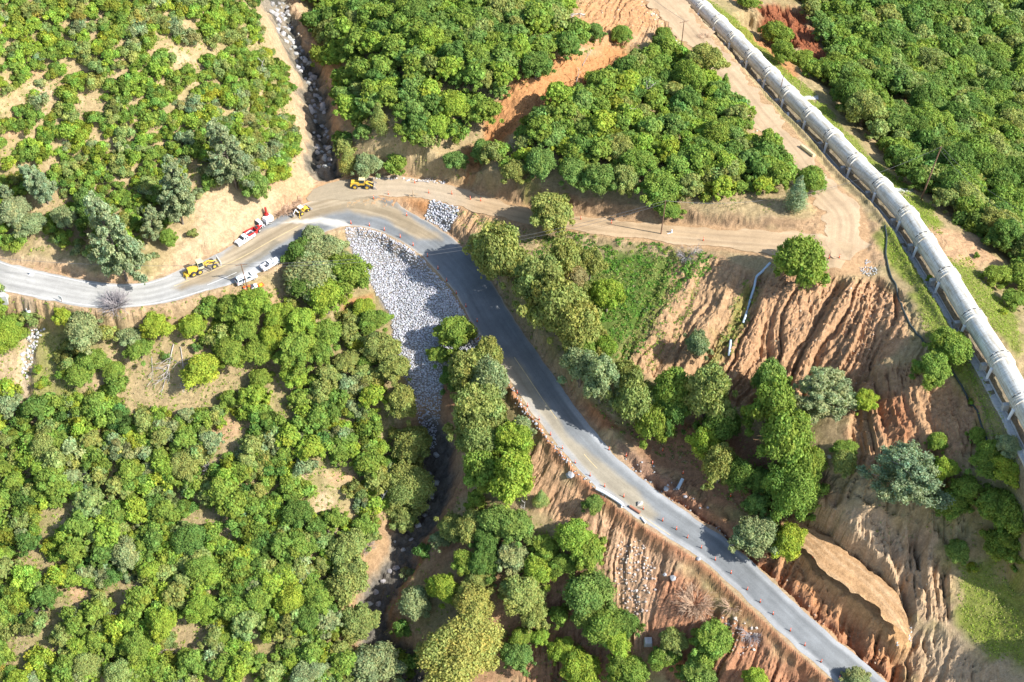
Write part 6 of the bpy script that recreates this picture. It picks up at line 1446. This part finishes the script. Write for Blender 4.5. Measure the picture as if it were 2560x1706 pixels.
snag(1560, 312, 5.0, 3, 'leaning white snag in the middle of the upper grove', lean=(.3, .1))
snag(1455, 165, 4.5, 4, 'pale leaning dead trunk at the head of the orange landslide', lean=(.6, .5), nb=2)
snag(1440, 210, 4.0, 5, 'pale curved dead branch below the orange landslide', lean=(.2, .2), nb=2)
snag(1462, 40, 6.0, 6, 'large white root like dead tree lying at the top edge on orange soil', dirv=(-.8, -.9, .05), flatz=True, nb=8, r=.2)
snag(643, 195, 4.5, 7, 'thin white dead tree on the upper left hillside near the stream', lean=(.5, .5), nb=5, r=.1)
snag(370, 45, 4.0, 8, 'fallen grey branches in a clearing near the top of the left hillside', dirv=(1, .3, .05), flatz=True, nb=9, r=.08)
snag(435, 865, 9.0, 9, 'large fallen dead tree with many pale branches in the dry clearing', dirv=(-.15, -1, .0), flatz=True, nb=18, r=.13)
snag(452, 870, 8.0, 19, 'second pale dead tree lying against the fallen one in the dry clearing', dirv=(.25, -1, .0), flatz=True, nb=14, r=.1)
snag(380, 895, 5.0, 10, 'thin fallen pale branch left of the large fallen dead tree', dirv=(.2, -1, .0), flatz=True, nb=3, r=.07)
snag(645, 1490, 9.0, 11, 'long bleached trunk in deep shade near the bottom', dirv=(-.35, -1, .1), flatz=True, nb=9, r=.12)
snag(215, 1350, 5, 12, 'curved pale dead branches in the lower left thicket', dirv=(1, .2, .3), nb=6, r=.08)
snag(945, 1270, 4.5, 13, 'grey forked dead trunk on the left rim of the ravine', lean=(.2, .3), nb=7)
snag(1305, 1285, 3.5, 14, 'white broken dead top above the cool green trees on the spur', lean=(.3, .1), nb=5, r=.09)
snag(2455, 1180, 3.5, 15, 'small white snag among green trees at the right edge', lean=(.6, .2), nb=6, r=.09)
snag(1855, 300, 4, 16, 'grey dead branches at the edge of the dirt track', lean=(.5, .1), nb=6, r=.08)
snag(2250, 85, 4.5, 17, 'pale snag rising from the dark forest beyond the penstock', lean=(.2, .1), nb=7, r=.1)
snag(1722, 640, 3.6, 18, 'purple grey dead bush with many branches on the green bank', dirv=(.3, -.1, .4), nb=22, r=.07, name='dead_bush')
snag(930, 1560, 3.0, 20, 'small pale dead branch beside the ravine near the bottom', lean=(.5, -.2), nb=4, r=.08)
M_BRN = flat('brown_twigs', (.48, .33, .22), .9, var=.25)
def twig_heap(px, py, r, seed, label, name, mat, n=110, up=.6, cat='brush', tr=.016):
    V, F = twigs(seed, n, 1.0, tr, up); me = np_mesh(name, V, F, [mat], None, True)
    put_mesh(me, name, at1(px, py), r, label, cat, None)
for k, (px, py, r) in enumerate([(712,520,2.3),(728,512,2.2),(700,530,2.0),(740,505,1.8)]):
    twig_heap(px, py, r, 330 + k, ['left front part of the heap of uprooted brown roots', 'middle of the heap of uprooted brown roots', 'lowest left part of the heap of uprooted brown roots', 'right end of the heap of uprooted brown roots'][k], 'root_pile', M_BRN, 110, .5, tr=.032)
twig_heap(1738, 1510, 4.2, 340, 'brown leafless crown of the uprooted tree below the road', 'uprooted_crown', M_BRN, 200, .7, 'dead tree')
twig_heap(1828, 1515, 2.6, 341, 'upturned root ball of the uprooted tree below the road', 'root_ball', M_BRN, 90, .5, 'roots')
twig_heap(1878, 1585, 2.6, 342, 'purple brown dead branches right of the upturned root ball', 'dead_branches', M_TWIG, 120, .5, 'dead tree')
twig_heap(1715, 640, 2.6, 343, 'grey dead bush on the bright green bank below the dirt road', 'dead_bush', M_TWIG, 70, .6, 'shrub')
twig_heap(292, 765, 4.0, 344, 'leafless grey tree overhanging the lower edge of the road on the left', 'bare_tree', M_TWIG, 150, 1.1, 'tree')
twig_heap(2453, 450, 2.6, 345, 'round purple grey leafless tree in the forest right of the tall pole', 'bare_tree', M_TWIG, 150, 1.0, 'tree')
twig_heap(890, 225, 2.2, 346, 'small grey leafless tree on the bank right of the stream', 'bare_tree', M_TWIG, 100, 1.3, 'tree')
twig_heap(1760, 95, 2.0, 347, 'brown brush heap between the dirt track and the penstock near the top', 'brush_pile', M_BRN, 80, .4)
